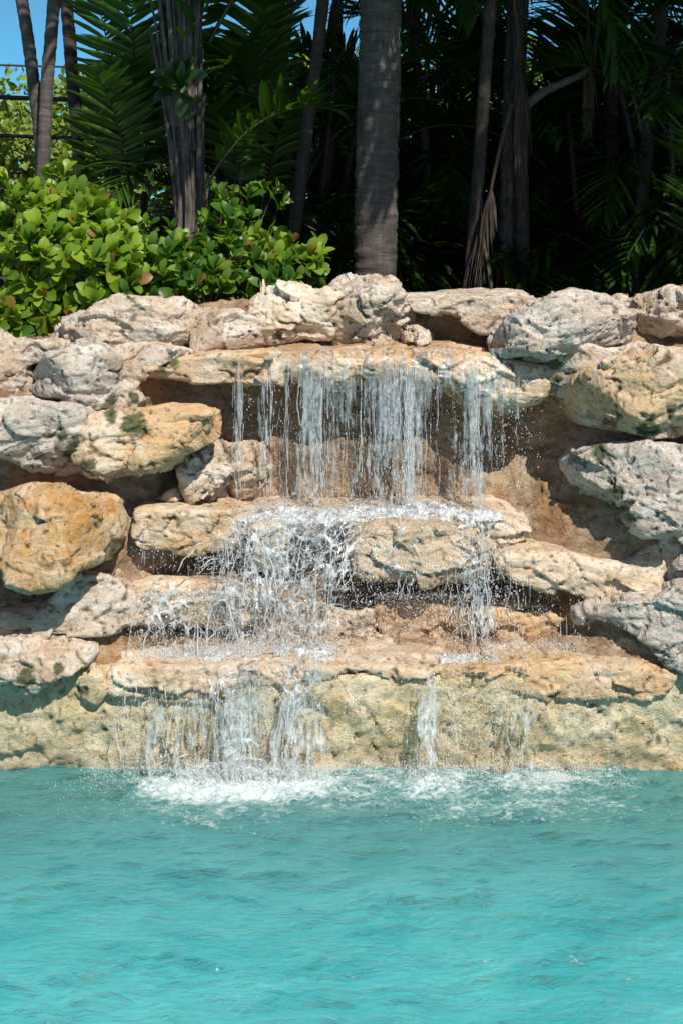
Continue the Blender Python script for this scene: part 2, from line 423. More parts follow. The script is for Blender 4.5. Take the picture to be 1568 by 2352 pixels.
# left column
B('boulder', 'weathered grey boulder with a sharp right corner at the upper left', rk(53,874,66,838,108,815,160,798,185,785,218,783,247,800,277,825,292,860,284,905,262,930,200,928,130,912,60,893), 6.12, .5, 'grey', k=.09, slant=.25, facets=4, fk=.03, group=g_l, seed=18, wet=0, stain=.25, moss=[(240,930,20)])
B('rock', 'pale crumbly rock at the left edge beside the sharp cornered boulder', rk(-170,800,0,788,50,779,90,777,145,796,112,822,62,848,52,892,20,916,-170,905), 6.28, .45, 'cream', k=.08, disp=1.4, group=g_l, seed=19, wet=0, stain=.2)
B('rock', 'pale mortar hump behind the sharp cornered boulder and under the long slab', rk(215,800,235,788,330,786,445,800,430,840,330,850,312,895,335,925,300,950,262,945,275,905), 6.33, .4, 'cream', k=.06, strata=.1, disp=.7, facets=1, group=g_l, seed=20, wet=0, moss=[(310,915,20)])
B('boulder', 'long grey boulder streaked with green at the left edge', rk(-170,935,0,914,60,920,150,939,175,929,228,954,255,990,240,1040,190,1086,100,1076,40,1063,0,1041,-170,1020), 5.98, .55, 'grey', k=.12, slant=.2, facets=3, group=g_l, seed=21, wet=0, moss=[(160,1046,44),(135,1005,20),(195,1075,26)])
B('boulder', 'low rust orange boulder with a dark moss patch, left of the falling water', rk(170,975,200,945,250,936,300,926,400,921,468,923,492,940,497,970,482,1000,440,1030,390,1062,330,1085,260,1094,190,1090,170,1040), 6.04, .5, 'tan', k=.15, slant=.25, facets=0, sink=.25, grow=-.008, disp=1.15, group=g_l, seed=22, wet=0, stain=lambda V: .75 * sstep(-1.22, -.92, V[:, 0]), moss=[(303,980,40),(250,955,22),(200,1065,26)])
B('rock', 'small cream rock in the dark recess behind the big orange boulder', rk(335,1152,372,1130,416,1114,420,1156,360,1164), 6.26, .3, 'cream', k=.05, group=g_l, seed=23, wet=.2)
B('rock', 'rough upright rock standing at the left side of the upper curtain', rk(411,1066,431,1028,470,1014,500,1033,522,1060,524,1110,508,1152,455,1158,430,1122,415,1096), 6.22, .4, 'cream', k=.07, disp=1.6, facets=3, group=g_l, seed=24, wet=.3, stain=.2)
B('rock', 'pinkish rock half behind the left strands of the upper curtain', rk(505,1050,540,1018,592,1014,604,1060,590,1145,510,1152), 6.36, .3, 'pink', k=.06, disp=1.4, group=g_w, seed=25, wet=.7)
B('boulder', 'biggest rust orange boulder jutting out at the left edge', rk(-70,1150,0,1117,30,1109,140,1114,200,1125,249,1151,272,1196,264,1245,250,1280,216,1311,160,1331,115,1351,55,1361,25,1349,0,1316,-60,1270), 5.62, .62, 'orange', k=.16, slant=.25, facets=3, fk=.05, group=g_l, seed=26, grow=-.030, wet=0, stain=.25)
B('boulder', 'flat cream boulder under the biggest orange one', rk(-170,1392,0,1395,70,1398,130,1365,160,1332,215,1326,275,1345,316,1378,323,1410,302,1441,240,1456,150,1451,0,1463,-170,1462), 5.82, .55, 'cream', k=.10, slant=.2, facets=2, group=g_l, seed=27, wet=.2, stain=.25)
B('rock', 'low pinkish stone recessed between the flat cream boulder and the pale one', rk(-170,1440,0,1440,150,1440,290,1435,305,1470,240,1486,150,1480,-170,1492), 5.95, .4, 'pink', k=.05, group=g_l, seed=28, wet=.2)
B('boulder', 'lowest pale boulder at the left edge with a green underside', rk(-170,1480,0,1482,40,1466,115,1466,165,1481,209,1500,196,1530,160,1549,100,1571,75,1589,30,1579,0,1566,-170,1570), 5.68, .5, 'cream', k=.10, slant=.15, facets=2, group=g_l, seed=29, wet=.1, moss=[(60,1560,36),(130,1545,20)])
B('rock', 'rounded knob hanging under the left end of the bottom ledge', rk(150,1600,172,1545,200,1526,240,1560,245,1585,226,1606,186,1624), 5.78, .3, 'base', k=.07, group=g_l, seed=30, wet=.1)
B('rock', 'small rounded stone behind the right shoulder of the biggest orange boulder', rk(220,1318,246,1297,283,1315,292,1338,225,1336), 6.1, .3, 'cream', k=.05, group=g_l, seed=31, wet=.3)
# second step
B('ledge_stone', 'rust topped block under the thin trickles at the left of the second step', rk(306,1172,330,1166,530,1163,552,1195,545,1250,480,1264,420,1258,350,1254,318,1246), 6.12, .45, 'tan', k=.04, group=g_w, facets=0, grow=.006, sink=.08, seed=32, wet=.5, stain=0.52)
B('rock', 'pale knob between the biggest orange boulder and the rust topped block', rk(264,1188,285,1169,306,1174,308,1222,290,1238,265,1216), 6.2, .3, 'cream', k=.05, group=g_l, seed=33, wet=.3)
B('ledge_slab', 'long soaked slab of the second step where the upper curtain lands', rk(520,1182,700,1184,900,1184,1130,1182,1205,1196,1222,1230,1190,1258,1120,1262,1000,1232,800,1225,520,1230), 6.2, .5, 'pink', k=.05, facets=0, group=g_w, seed=34, ym=6.2, stain=.15)
B('ledge_stone', 'narrow soaked block behind the white splash left of the middle', rk(575,1205,600,1196,645,1194,660,1290,640,1310,590,1305), 6.12, .35, 'pink', k=.05, group=g_w, facets=0, grow=.006, sink=.08, seed=35)
B('ledge_stone', 'wide brown soaked block below the middle of the second step', rk(803,1222,860,1202,960,1196,1075,1212,1112,1258,1104,1310,1040,1331,830,1326,805,1292), 6.07, .45, 'tan', k=.08, disp=1.2, group=g_w, facets=0, grow=.006, sink=.08, seed=36)
B('ledge_stone', 'soaked block behind the white splash in the middle of the third step', rk(585,1392,640,1384,700,1388,712,1450,650,1462,590,1455), 6.18, .4, 'pink', k=.05, facets=0, grow=.006, group=g_w, seed=44)
# third step
B('ledge_slab', 'broad soaked stone shelf left of the white splash', rk(262,1352,330,1338,560,1340,640,1352,632,1395,540,1445,440,1442,330,1432,290,1412), 6.08, .5, 'pink', k=.06, group=g_w, facets=0, grow=.006, sink=.08, seed=37, ym=6.1, stain=.3, wet=.7)
B('ledge_stone', 'pale soaked stone left of the dark joint on the third step', rk(690,1400,775,1394,856,1386,866,1440,850,1455,780,1452,700,1450), 6.22, .35, 'pink', k=.05, group=g_w, facets=0, grow=.006, sink=.08, seed=38, wet=.7)
B('ledge_stone', 'rust edged block right of the dark joint on the third step', rk(864,1376,960,1370,1072,1371,1084,1440,1062,1490,900,1474,862,1442), 6.2, .4, 'tan', k=.06, group=g_w, facets=0, grow=.006, sink=.08, seed=39, stain=0.58)
B('ledge_stone', 'tapering rust topped stone at the right of the third step', rk(1100,1388,1180,1379,1282,1394,1327,1430,1337,1470,1312,1490,1150,1492,1110,1450), 6.16, .4, 'tan', k=.07, group=g_w, facets=0, grow=.006, sink=.08, seed=40, stain=0.6)
# bottom ledge
B('ledge_slab', 'left slab of the bottom ledge under the heaviest splash', rk(232,1535,330,1528,500,1530,640,1528,776,1530,780,1565,700,1582,560,1592,470,1622,380,1612,300,1602,240,1602), 5.8, .5, 'pink', k=.05, facets=0, group=g_w, seed=41, ym=5.8, stain=.25)
B('ledge_slab', 'middle slab of the bottom ledge with a bare rust pink top', rk(735,1535,850,1528,1000,1533,1062,1545,1045,1582,960,1572,880,1556,800,1541,745,1562), 5.82, .48, 'pink', k=.045, facets=0, group=g_w, seed=42, ym=5.82, stain=0.35, wet=.6)
B('ledge_slab', 'right slab of the bottom ledge with an orange top and grey lip', rk(1005,1535,1150,1540,1300,1528,1450,1530,1557,1545,1548,1592,1480,1622,1400,1607,1300,1622,1200,1602,1080,1592,1015,1572), 5.8, .5, 'tan', k=.05, facets=0, group=g_w, seed=43, ym=5.8, stain=0.58, wet=.5)

# the mortared wall that carries them, swept from a stepped profile
def build_wall():
    s_c = np.array([(5.92,-1.35),(5.91,-.2),(5.87,.05),(5.83,.25),(5.825,.40),(6.1,.44),(6.36,.46),(6.38,.60),(6.42,.64),(6.44,.80),(6.46,.95),(6.56,.98),(6.62,1.08),(6.64,1.40),(6.64,1.62),(6.74,1.70),(6.84,1.76),(6.87,1.85),(6.88,1.915),(7.06,1.915),(7.10,1.85),(7.10,.5),(7.10,-1.35)])
    s_s = np.array([(5.94,-1.35),(5.92,-.2),(5.88,.05),(5.84,.25),(5.84,.42),(5.92,.50),(5.96,.56),(6.00,.64),(6.06,.72),(6.10,.82),(6.14,.97),(6.18,1.06),(6.22,1.16),(6.28,1.36),(6.34,1.56),(6.44,1.68),(6.56,1.76),(6.64,1.84),(6.70,1.89),(7.06,1.91),(7.10,1.85),(7.10,.5),(7.10,-1.35)])
    def dense(s, n):
        d = np.r_[0, np.cumsum(np.hypot(*np.diff(s_c, axis=0).T))]
        t = np.linspace(0, d[-1], n)
        return np.stack([np.interp(t, d, s[:, 0]), np.interp(t, d, s[:, 1])], 1)
    n = 520; a, b = dense(s_c, n), dense(s_s, n)
    ker = np.ones(9) / 9
    xs = np.concatenate([np.arange(-3.2, -1.6, .03), np.arange(-1.6, 1.6, .0095), np.arange(1.6, 3.2, .03)])
    w = sstep(.66, 1.22, np.abs(xs - .06))[:, None]
    # the recess right of the curtain is a smooth hollow
    Yp = a[None, :, 0] * (1 - w) + b[None, :, 0] * w
    Zp = a[None, :, 1] * (1 - w) + b[None, :, 1] * w
    Zp = np.where((xs < -1.0)[:, None] & (Zp > 1.5), 1.5 + (Zp - 1.5) * (1 - .42 * sstep(-1.0, -1.25, xs))[:, None], Zp)
    hol = np.exp(-((xs - 1.02) / .30) ** 2)[:, None] * np.exp(-((Zp - 1.28) / .24) ** 2) * (Yp < 7.0)
    Yp = Yp + .20 * hol
    X = np.broadcast_to(xs[:, None], Yp.shape)
    V = np.stack([X, Yp, Zp], -1).reshape(-1, 3)
    nx = len(xs)
    i = np.arange(nx - 1)[:, None] * n; j = np.arange(n - 1)[None]
    F = np.stack([i + j, i + n + j, i + n + j + 1, i + j + 1], -1).reshape(-1, 4)
    N = vnormals(V, F)
    base = sstep(.50, .40, V[:, 2])
    q = V.copy()
    wq = q + .05 * np.stack([perlin(q * 4, 1), perlin(q * 4, 2), perlin(q * 4, 3)], 1)
    d = .034 * fbm(wq * np.array([2.6, 2.6, 3.2]), 3, 50) + chips(wq * np.array([1, 1, 1.2]), .26, .09, 57) + chips(wq, .09, .10, 58) + .020 * (fbm(wq * 8, 4, 51, .55, True) - .3) + .009 * fbm(wq * 30, 3, 52, .6)
    pits = sstep(.50, .8, perlin(wq * 36, 53) + .45 * perlin(wq * 12, 54)) * base
    gro = sstep(.93, .99, fbm(wq * np.array([4.5, 4, 2.2]), 2, 56, .5, True))
    d = d - .010 * pits - .016 * gro * base
    V = V + N * d[:, None]
    ms = np.zeros(len(V))
    for mx, my, yy, r in ((60,1600,5.9,34),(250,1610,5.85,36),(560,1625,5.9,40),(840,1575,5.9,60),(1250,1625,5.9,70),(1480,1650,5.85,70),(360,905,6.5,34),(1500,1000,6.2,50),(640,778,6.8,20),(820,787,6.8,40)):
        c = W(mx, my, yy); rr = r * yy / FPX
        ms = np.maximum(ms, .42 * np.exp(-((V[:, 0] - c[0]) ** 2 + 2.0 * (V[:, 2] - c[2]) ** 2) / rr ** 2))
    ms = np.maximum(ms, .30 * sstep(.06, -.02, V[:, 2]))
    at = {'stain': .25 + .2 * perlin(V * 3, 9), 'moss': ms, 'wet': wetness(V) * np.where(V[:, 2] < .45, .22 + .7 * sstep(.13, .04, V[:, 2] + .03 * perlin(V * 9, 77)), 1), 'pit': np.clip(pits + gro * base * .8, 0, 1)}
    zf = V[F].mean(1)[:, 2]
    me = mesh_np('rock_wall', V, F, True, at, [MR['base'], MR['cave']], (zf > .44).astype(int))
    o = obj('rock_wall', me)
    tag(o, 'mortared stone wall behind the stepped rocks, its yellow pitted foot standing in the pool', 'wall', kind='thing')
build_wall()

# the wall runs on past both edges of the picture
_by = {o['label']: o for o in C.objects if o.get('label')}
def again(src, dx, dz, rz, label):
    s = next(o for l, o in _by.items() if l.startswith(src))
    o = s.copy(); C.objects.link(o); o['label'] = label
    o.location = (s.location[0] + dx, s.location[1] + .04, s.location[2] + dz); o.rotation_euler = (0, 0, rz)
again('big rounded grey boulder', 1.02, .02, .2, 'rounded grey boulder on the wall top beyond the right edge')
again('rust blotched boulder right', .92, .03, -.15, 'rust blotched boulder beyond the right edge')
again('grey cracked boulder', .90, -.04, .25, 'grey cracked boulder beyond the right edge, upper of two')
again('split grey boulder', .86, .05, -.2, 'split grey boulder beyond the right edge, lowest of its column')
again('long pale slab', -.95, -.14, .1, 'pale slab on the wall top beyond the left edge')
again('long grey boulder', -.88, .03, .15, 'long grey boulder beyond the left edge')
again('biggest rust orange', -.80, .02, .5, 'rust orange boulder beyond the left edge')
again('flat cream boulder', -.92, .0, -.1, 'flat cream boulder beyond the left edge')
again('lowest pale boulder', -.75, .0, .2, 'pale boulder close above the water beyond the left edge')
# ------------------------------------------------------------------ pool, ground, sky
def water_material():
    m = NT('pool water'); p = m.pos()
    foam = m.attr('foam')
    fine = m.noise(m.vscale(p, (1, 1.6, 1)), 22, 7, .72, .6)
    fine2 = m.noise(p, 70, 4, .7)
    lace = m.noise(m.vscale(p, (1, 1.5, 1)), 15, 7, .78, 1.8)
    fk = m.ramp(m.math('ADD', foam, m.math('ADD', m.math('MULTIPLY', m.math('SUBTRACT', fine, .5), 1.3), m.math('MULTIPLY', m.math('SUBTRACT', lace, .5), 2.4))), .36, 1.25)
    big = m.noise(m.vscale(p, (1, 2.0, 1)), 1.6, 4, .6, .5)
    body = m.mix(m.ramp(big, .3, .7), (.040, .355, .375), (.088, .455, .47))
    near = m.attr('churn_shade')
    body = m.mix(m.math('MULTIPLY', near, .85), body, (.07, .215, .21))  # shade and reflected rock painted into the body colour towards the wall
    b = m.n('ShaderNodeBump', {'Height': m.noise(m.vscale(p, (1, 2.4, 1)), 16, 5, .6, .9), 'Strength': .75, 'Distance': .02})
    b2 = m.n('ShaderNodeBump', {'Height': fine, 'Strength': m.math('MULTIPLY', near, .8), 'Distance': .015, 'Normal': b.outputs[0]})
    up = m.n('ShaderNodeCombineXYZ', {2: 1.0})
    dif = m.n('ShaderNodeBsdfDiffuse', {'Color': body, 'Normal': up.outputs[0]})
    # light scattered back from inside the water comes up through the far flank of each ripple
    thr = m.n('ShaderNodeVectorMath', {0: m.vscale(b.outputs[0], (-1, -1, 1))}, operation='NORMALIZE')
    dif2 = m.n('ShaderNodeBsdfDiffuse', {'Color': body, 'Normal': thr.outputs[0]})
    dm = m.n('ShaderNodeMixShader', {0: .75, 1: dif.outputs[0], 2: dif2.outputs[0]})
    gl = m.n('ShaderNodeBsdfGlossy', {'Color': (1, 1, 1), 'Roughness': .12, 'Normal': b2.outputs[0]})
    fr = m.n('ShaderNodeFresnel', {'IOR': 1.38, 'Normal': b2.outputs[0]})
    w = m.n('ShaderNodeMixShader', {0: fr.outputs[0], 1: dm.outputs[0], 2: gl.outputs[0]})
    fb = m.n('ShaderNodeBump', {'Height': fine2, 'Strength': .9, 'Distance': .01})
    fo = m.n('ShaderNodeBsdfPrincipled', {'Base Color': (.78, .86, .87), 'Roughness': .45, 'Normal': fb.outputs[0]})
    s = m.n('ShaderNodeMixShader', {0: m.math('MULTIPLY', fk, .74), 1: w.outputs[0], 2: fo.outputs[0]})
    return m.done(s.outputs[0])

def foam_amount(x, y):
    """how much the falling water whips up the pool, by distance from where it lands"""
    def blob(px, rx, y0, ry, a):
        cx = (px - CX) * 5.8 / FPX
        return a * np.exp(-((x - cx) / rx) ** 2 - ((y - y0) / ry) ** 2)
    f = blob(600, .34, 5.74, .16, 1.15) + blob(430, .28, 5.72, .15, .85) + blob(700, .18, 5.74, .14, .55) + blob(520, .52, 5.48, .18, .44)
    f = np.maximum(f, blob(980, .28, 5.74, .20, .98)); f = np.maximum(f, blob(1240, .38, 5.76, .17, 1.0)); f = np.maximum(f, blob(1130, .64, 5.54, .20, .64))
    f = np.maximum(f, blob(780, 1.05, 5.74, .32, .66))
    return f

def build_pool():
    xs = np.concatenate([np.linspace(-9, -1.5, 60)[:-1], np.arange(-1.5, 1.5, .008), np.linspace(1.5, 9, 60)])
    ys = np.concatenate([np.linspace(-6, 3.6, 80)[:-1], np.arange(3.6, 6.06, .008)])
    X, Y = np.meshgrid(xs, ys, indexing='ij'); x, y = X.ravel(), Y.ravel()
    q = np.stack([x, y, x * 0], 1)
    wq = q + .10 * np.stack([perlin(q * 2.2, 61), perlin(q * 2.2, 62), x * 0], 1)
    churn_shade = sstep(4.3, 5.65, y + .12 * perlin(q * 2, 66))
    r1 = fbm(wq * np.array([1.5, 3.9, 1]), 2, 63, .45)
    r2 = fbm(wq * np.array([4.6, 8.5, 1]), 2, 64, .5)
    r3 = fbm(wq * np.array([13, 24, 1]), 3, 71, .55)
    sw = np.sin((y * 13 + 1.3 * perlin(q * 1.1, 67) * 3)) * .3
    z = .000 + .022 * r1 +   .021 * (r2 + .6 * r2 * np.abs(r2)) + .008 * r3 * (.5 + sstep(-.2, .4, r2)) + .004 * sw
    churn2 = sstep(5.1, 5.75, y)
    z += .010 * churn2 * fbm(q * 16, 3, 65, .6) + .004 * churn2 * fbm(q * 50, 2, 69, .6)
    fo = foam_amount(x, y)
    cl = fbm(q * np.array([7, 11, 1]), 4, 68, .6)
    fo_n = np.clip(fo + .55 * cl * sstep(.08, .4, fo), 0, 1.4)
    z += .022 * sstep(.2, 1.2, fo_n) * (.6 + 1.2 * fbm(q * 14, 4, 70, .65))
    nx, ny = len(xs), len(ys)
    i = np.arange(nx - 1)[:, None] * ny; j = np.arange(ny - 1)[None]
    F = np.stack([i + j, i + ny + j, i + ny + j + 1, i + j + 1], -1).reshape(-1, 4)
    me = mesh_np('pool_water', np.stack([x, y, z - .012], 1), F, True, {'foam': fo_n, 'churn_shade': churn_shade}, [water_material()])
    o = obj('pool_water', me); tag(o, 'rippled turquoise swimming pool water with white foam along the rocks', 'water', kind='structure')
    m = NT('pool plaster'); bs = m.n('ShaderNodeBsdfPrincipled', {'Base Color': m.mix(m.noise(m.pos(), 3, 4), (.35, .55, .55), (.45, .65, .63)), 'Roughness': .7})
    pm = m.done(bs.outputs[0])
    bx = [(-9, -6), (9, -6), (9, 7), (-9, 7)]
    V = [(a, b, -1.3) for a, b in bx] + [(a, b, .12) for a, b in bx]
    Fq = [(0, 1, 2, 3)] + [(k, k + 4, (k + 1) % 4 + 4, (k + 1) % 4) for k in range(4)]
    me = mesh_np('pool_floor', np.array(V), np.array(Fq), False, {}, [pm])
    o = obj('pool_floor', me); tag(o, 'pale plastered pool basin under the water', 'pool floor', kind='structure')

def build_ground():
    m = NT('planting soil'); p = m.pos()
    c = m.mix(m.ramp(m.noise(p, 3, 6, .65), .4, .65), (.030, .022, .014), (.075, .055, .032))
    c = m.mix(m.ramp(m.noise(p, 14, 6, .7), .55, .7), c, (.035, .05, .015))
    bs = m.n('ShaderNodeBsdfPrincipled', {'Base Color': c, 'Roughness': .95, 'Normal': m.n('ShaderNodeBump', {'Height': m.noise(p, 20, 6, .7), 'Strength': .6, 'Distance': .05}).outputs[0]})
    gm = m.done(bs.outputs[0])
    xs = np.concatenate([[-400, -120, -40], np.linspace(-14, 14, 90), [40, 120, 400]])
    ys = np.concatenate([np.linspace(7.09, 22, 70), [30, 50, 100, 250, 600]])
    X, Y = np.meshgrid(xs, ys, indexing='ij'); q = np.stack([X.ravel(), Y.ravel(), X.ravel() * 0], 1)
    z = 1.42 + .06 * fbm(q * .8, 3, 80)
    ny = len(ys); i = np.arange(len(xs) - 1)[:, None] * ny; j = np.arange(ny - 1)[None]
    F = np.stack([i + j, i + ny + j, i + ny + j + 1, i + j + 1], -1).reshape(-1, 4)
    me = mesh_np('ground', np.stack([q[:, 0], q[:, 1], z], 1), F, True, {}, [gm])
    o = obj('ground', me); tag(o, 'dark shaded soil of the planting bed behind the wall', 'ground', kind='structure')
build_pool(); build_ground()

def build_world():
    sc = bpy.context.scene
    w = bpy.data.worlds.new('World'); sc.world = w; w.use_nodes = True
    t = w.node_tree; bg = t.nodes['Background']
    sk = t.nodes.new('ShaderNodeTexSky'); sk.sky_type = 'NISHITA'; sk.sun_disc = False
    sk.sun_elevation = SUN_EL; sk.sun_rotation = math.pi - SUN_AZ
    sk.air_density = .85; sk.dust_density = .15; sk.ozone_density = 1.2; sk.altitude = 0
    # a clear day: the deep blue comes down to the tree tops
    tc = t.nodes.new('ShaderNodeTexCoord'); ad = t.nodes.new('ShaderNodeVectorMath'); ad.operation = 'ADD'; ad.inputs[1].default_value = (0, 0, .10)
    nm = t.nodes.new('ShaderNodeVectorMath'); nm.operation = 'NORMALIZE'
    t.links.new(tc.outputs['Generated'], ad.inputs[0]); t.links.new(ad.outputs[0], nm.inputs[0]); t.links.new(nm.outputs[0], sk.inputs[0])
    sz = t.nodes.new('ShaderNodeSeparateXYZ'); t.links.new(tc.outputs['Generated'], sz.inputs[0])
    mr = t.nodes.new('ShaderNodeMapRange'); mr.inputs[1].default_value = .12; mr.inputs[2].default_value = .26; mr.inputs[3].default_value = 1; mr.inputs[4].default_value = 0
    t.links.new(sz.outputs[2], mr.inputs[0])
    tn = t.nodes.new('ShaderNodeMix'); tn.data_type = 'RGBA'; tn.blend_type = 'MULTIPLY'; tn.inputs[7].default_value = (.58, 1.28, 1.42, 1); my = t.nodes.new('ShaderNodeMapRange'); my.inputs[1].default_value = .1; my.inputs[2].default_value = .8; t.links.new(sz.outputs[1], my.inputs[0])
    mm = t.nodes.new('ShaderNodeMath'); mm.operation = 'MULTIPLY'; t.links.new(mr.outputs[0], mm.inputs[0]); t.links.new(my.outputs[0], mm.inputs[1]); t.links.new(mm.outputs[0], tn.inputs[0])
    t.links.new(sk.outputs[0], tn.inputs[6]); t.links.new(tn.outputs[2], bg.inputs[0]); bg.inputs[1].default_value = SKY_STRENGTH
    l = bpy.data.lights.new('sun', 'SUN'); l.energy = SUN_STRENGTH; l.angle = math.radians(.53); l.color = (1, .945, .85)
    o = bpy.data.objects.new('sun', l); C.objects.link(o)
    d = Vector((math.sin(SUN_AZ) * math.cos(SUN_EL), -math.cos(SUN_AZ) * math.cos(SUN_EL), math.sin(SUN_EL)))
    o.rotation_euler = d.to_track_quat('Z', 'Y').to_euler(); o.location = d * 20
    cam = bpy.data.cameras.new('camera'); co = bpy.data.objects.new('camera', cam); C.objects.link(co)
    co.location = (0, 0, EYE); co.rotation_euler = (math.pi / 2, 0, 0)
    cam.sensor_fit = 'HORIZONTAL'; cam.sensor_width = 36; cam.lens = 36 * FPX / 1568
    cam.shift_y = -(1176 - HY) / 1568; cam.clip_end = 2000; cam.clip_start = .05
    sc.camera = co
    sc.view_settings.view_transform = 'Standard'; sc.view_settings.look = 'None'
    sc.view_settings.exposure = EXPOSURE; sc.view_settings.gamma = 1
    sc.cycles.use_denoising = True
    sc.cycles.max_bounces = 10; sc.cycles.diffuse_bounces = 4; sc.cycles.glossy_bounces = 4; sc.cycles.transmission_bounces = 6; sc.cycles.transparent_max_bounces = 64
    sc.cycles.caustics_reflective = False; sc.cycles.caustics_refractive = False
    sc.cycles.sample_clamp_indirect = 4
SKY_STRENGTH, SUN_STRENGTH, EXPOSURE = .075, 4.6, 0.36
build_world()
# ------------------------------------------------------------------ plants
def leaf_material(name, dark, light, young=None, rough=.38, trans=.35, dead=None):
    m = NT(name); t = m.attr('tint')
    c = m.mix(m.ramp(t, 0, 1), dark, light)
    if young is not None: c = m.mix(m.ramp(t, .90, .95), c, young)
    if dead is not None: c = m.mix(m.math('GREATER_THAN', t, 1.5), c, dead)
    c = m.mix(m.math('MULTIPLY', m.noise(m.pos(), 25, 3), .25), c, m.mix(.5, c, dark))
    bs = m.n('ShaderNodeBsdfPrincipled', {'Base Color': c, 'Roughness': rough, 'Specular IOR Level': .5})
    tr = m.n('ShaderNodeBsdfTranslucent', {'Color': m.mix(1.0, c, (1.5, 1.5, .5), 'MULTIPLY')})
    return m.done(m.n('ShaderNodeMixShader', {0: trans, 1: bs.outputs[0], 2: tr.outputs[0]}).outputs[0])

def bark_material(name, a, b, band=38.0, bandk=.6, fibre=.5):
    m = NT(name); p = m.pos()
    f = m.noise(m.vscale(p, (60, 60, 5)), 1.0, 4, .6)
    r = m.noise(m.vscale(p, (5, 5, band)), 1.0, 6, .72, 1.4)
    s = m.noise(p, 9, 5, .65)
    c = m.mix(m.ramp(m.math('ADD', m.math('MULTIPLY', r, bandk), m.math('ADD', m.math('MULTIPLY', f, fibre * .6), m.math('MULTIPLY', s, .35))), .45, .95), a, b)
    h = m.math('ADD', m.math('MULTIPLY', r, bandk), m.math('MULTIPLY', f, fibre))
    bs = m.n('ShaderNodeBsdfPrincipled', {'Base Color': c, 'Roughness': .85, 'Normal': m.n('ShaderNodeBump', {'Height': h, 'Strength': .8, 'Distance': .012}).outputs[0]})
    return m.done(bs.outputs[0])

ML = {
 'hedge': leaf_material('hedge leaf', (.035, .115, .012), (.25, .38, .03), (.26, .13, .035), rough=.42, trans=.38),
 'palm':  leaf_material('palm leaflet', (.020, .058, .011), (.07, .155, .02), rough=.34, trans=.34, dead=(.10, .085, .04)),
 'broad': leaf_material('broad palm leaflet', (.024, .070, .010), (.10, .205, .022), rough=.36, trans=.38, dead=(.10, .10, .04)),
 'dry':   leaf_material('dry palm leaflet', (.035, .027, .02), (.10, .075, .05), rough=.8, trans=.15, dead=(.07, .052, .036)),
 'far':   leaf_material('far tree leaf', (.10, .17, .022), (.30, .38, .07), rough=.5, trans=.35),
 'shrub': leaf_material('under growth leaf', (.012, .045, .008), (.06, .14, .02), rough=.35, trans=.3),
}
MB = {
 'grey': bark_material('ringed grey palm bark', (.042, .035, .03), (.175, .15, .13), 26, .7, .4),
 'big':  bark_material('banded brown palm bark', (.042, .035, .031), (.225, .19, .165), 30, .55, .4),
 'fibre': bark_material('fibrous leaf base bark', (.015, .012, .011), (.20, .168, .146), 3, .3, 1.2),
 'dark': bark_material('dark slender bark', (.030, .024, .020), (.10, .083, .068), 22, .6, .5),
 'twig': bark_material('twig bark', (.10, .075, .05), (.22, .17, .12), 4, .3, .6),
}

def leaf_template(kind):
    """one leaf along +X with its blade in XY, folded along the midrib; unit length"""
    if kind == 'ovate':
        xs = np.array([0, .12, .3, .5, .7, .87, 1.0]); w = np.array([.018, .075, .165, .235, .262, .205, .05])
    else:
        xs = np.array([0, .2, .5, .8, 1.0]); w = np.array([.02, .16, .24, .15, .01])
    V = []
    for x, ww in zip(xs, w):
        z = .10 * math.sin(x * 2.6) - .16 * x * x
        V += [(x, ww, z + .28 * ww), (x, 0, z), (x, -ww, z + .28 * ww)]
    F = []
    for i in range(len(xs) - 1):
        a = i * 3
        F += [(a, a + 3, a + 4, a + 1), (a + 1, a + 4, a + 5, a + 2)]
    return np.array(V), np.array(F)

def scatter_leaves(acc, P, D, U, L, tint, kind='ovate', wid=1.0):
    """put one leaf of length L at every P pointing along D, blade facing U"""
    TV, TF = leaf_template(kind)
    D = D / (np.linalg.norm(D, axis=1)[:, None] + 1e-9)
    S = np.cross(U, D); S /= np.linalg.norm(S, axis=1)[:, None] + 1e-9
    N = np.cross(D, S)
    V = P[:, None] + L[:, None, None] * (TV[None, :, 0:1] * D[:, None] + wid * TV[None, :, 1:2] * S[:, None] + TV[None, :, 2:3] * N[:, None])
    n, k = len(P), len(TV)
    F = (TF[None] + (np.arange(n) * k)[:, None, None]).reshape(-1, 4)
    acc.add(V.reshape(-1, 3), F, tint=np.repeat(tint, k))

def unit(v): return v / (np.linalg.norm(v, axis=-1, keepdims=True) + 1e-9)

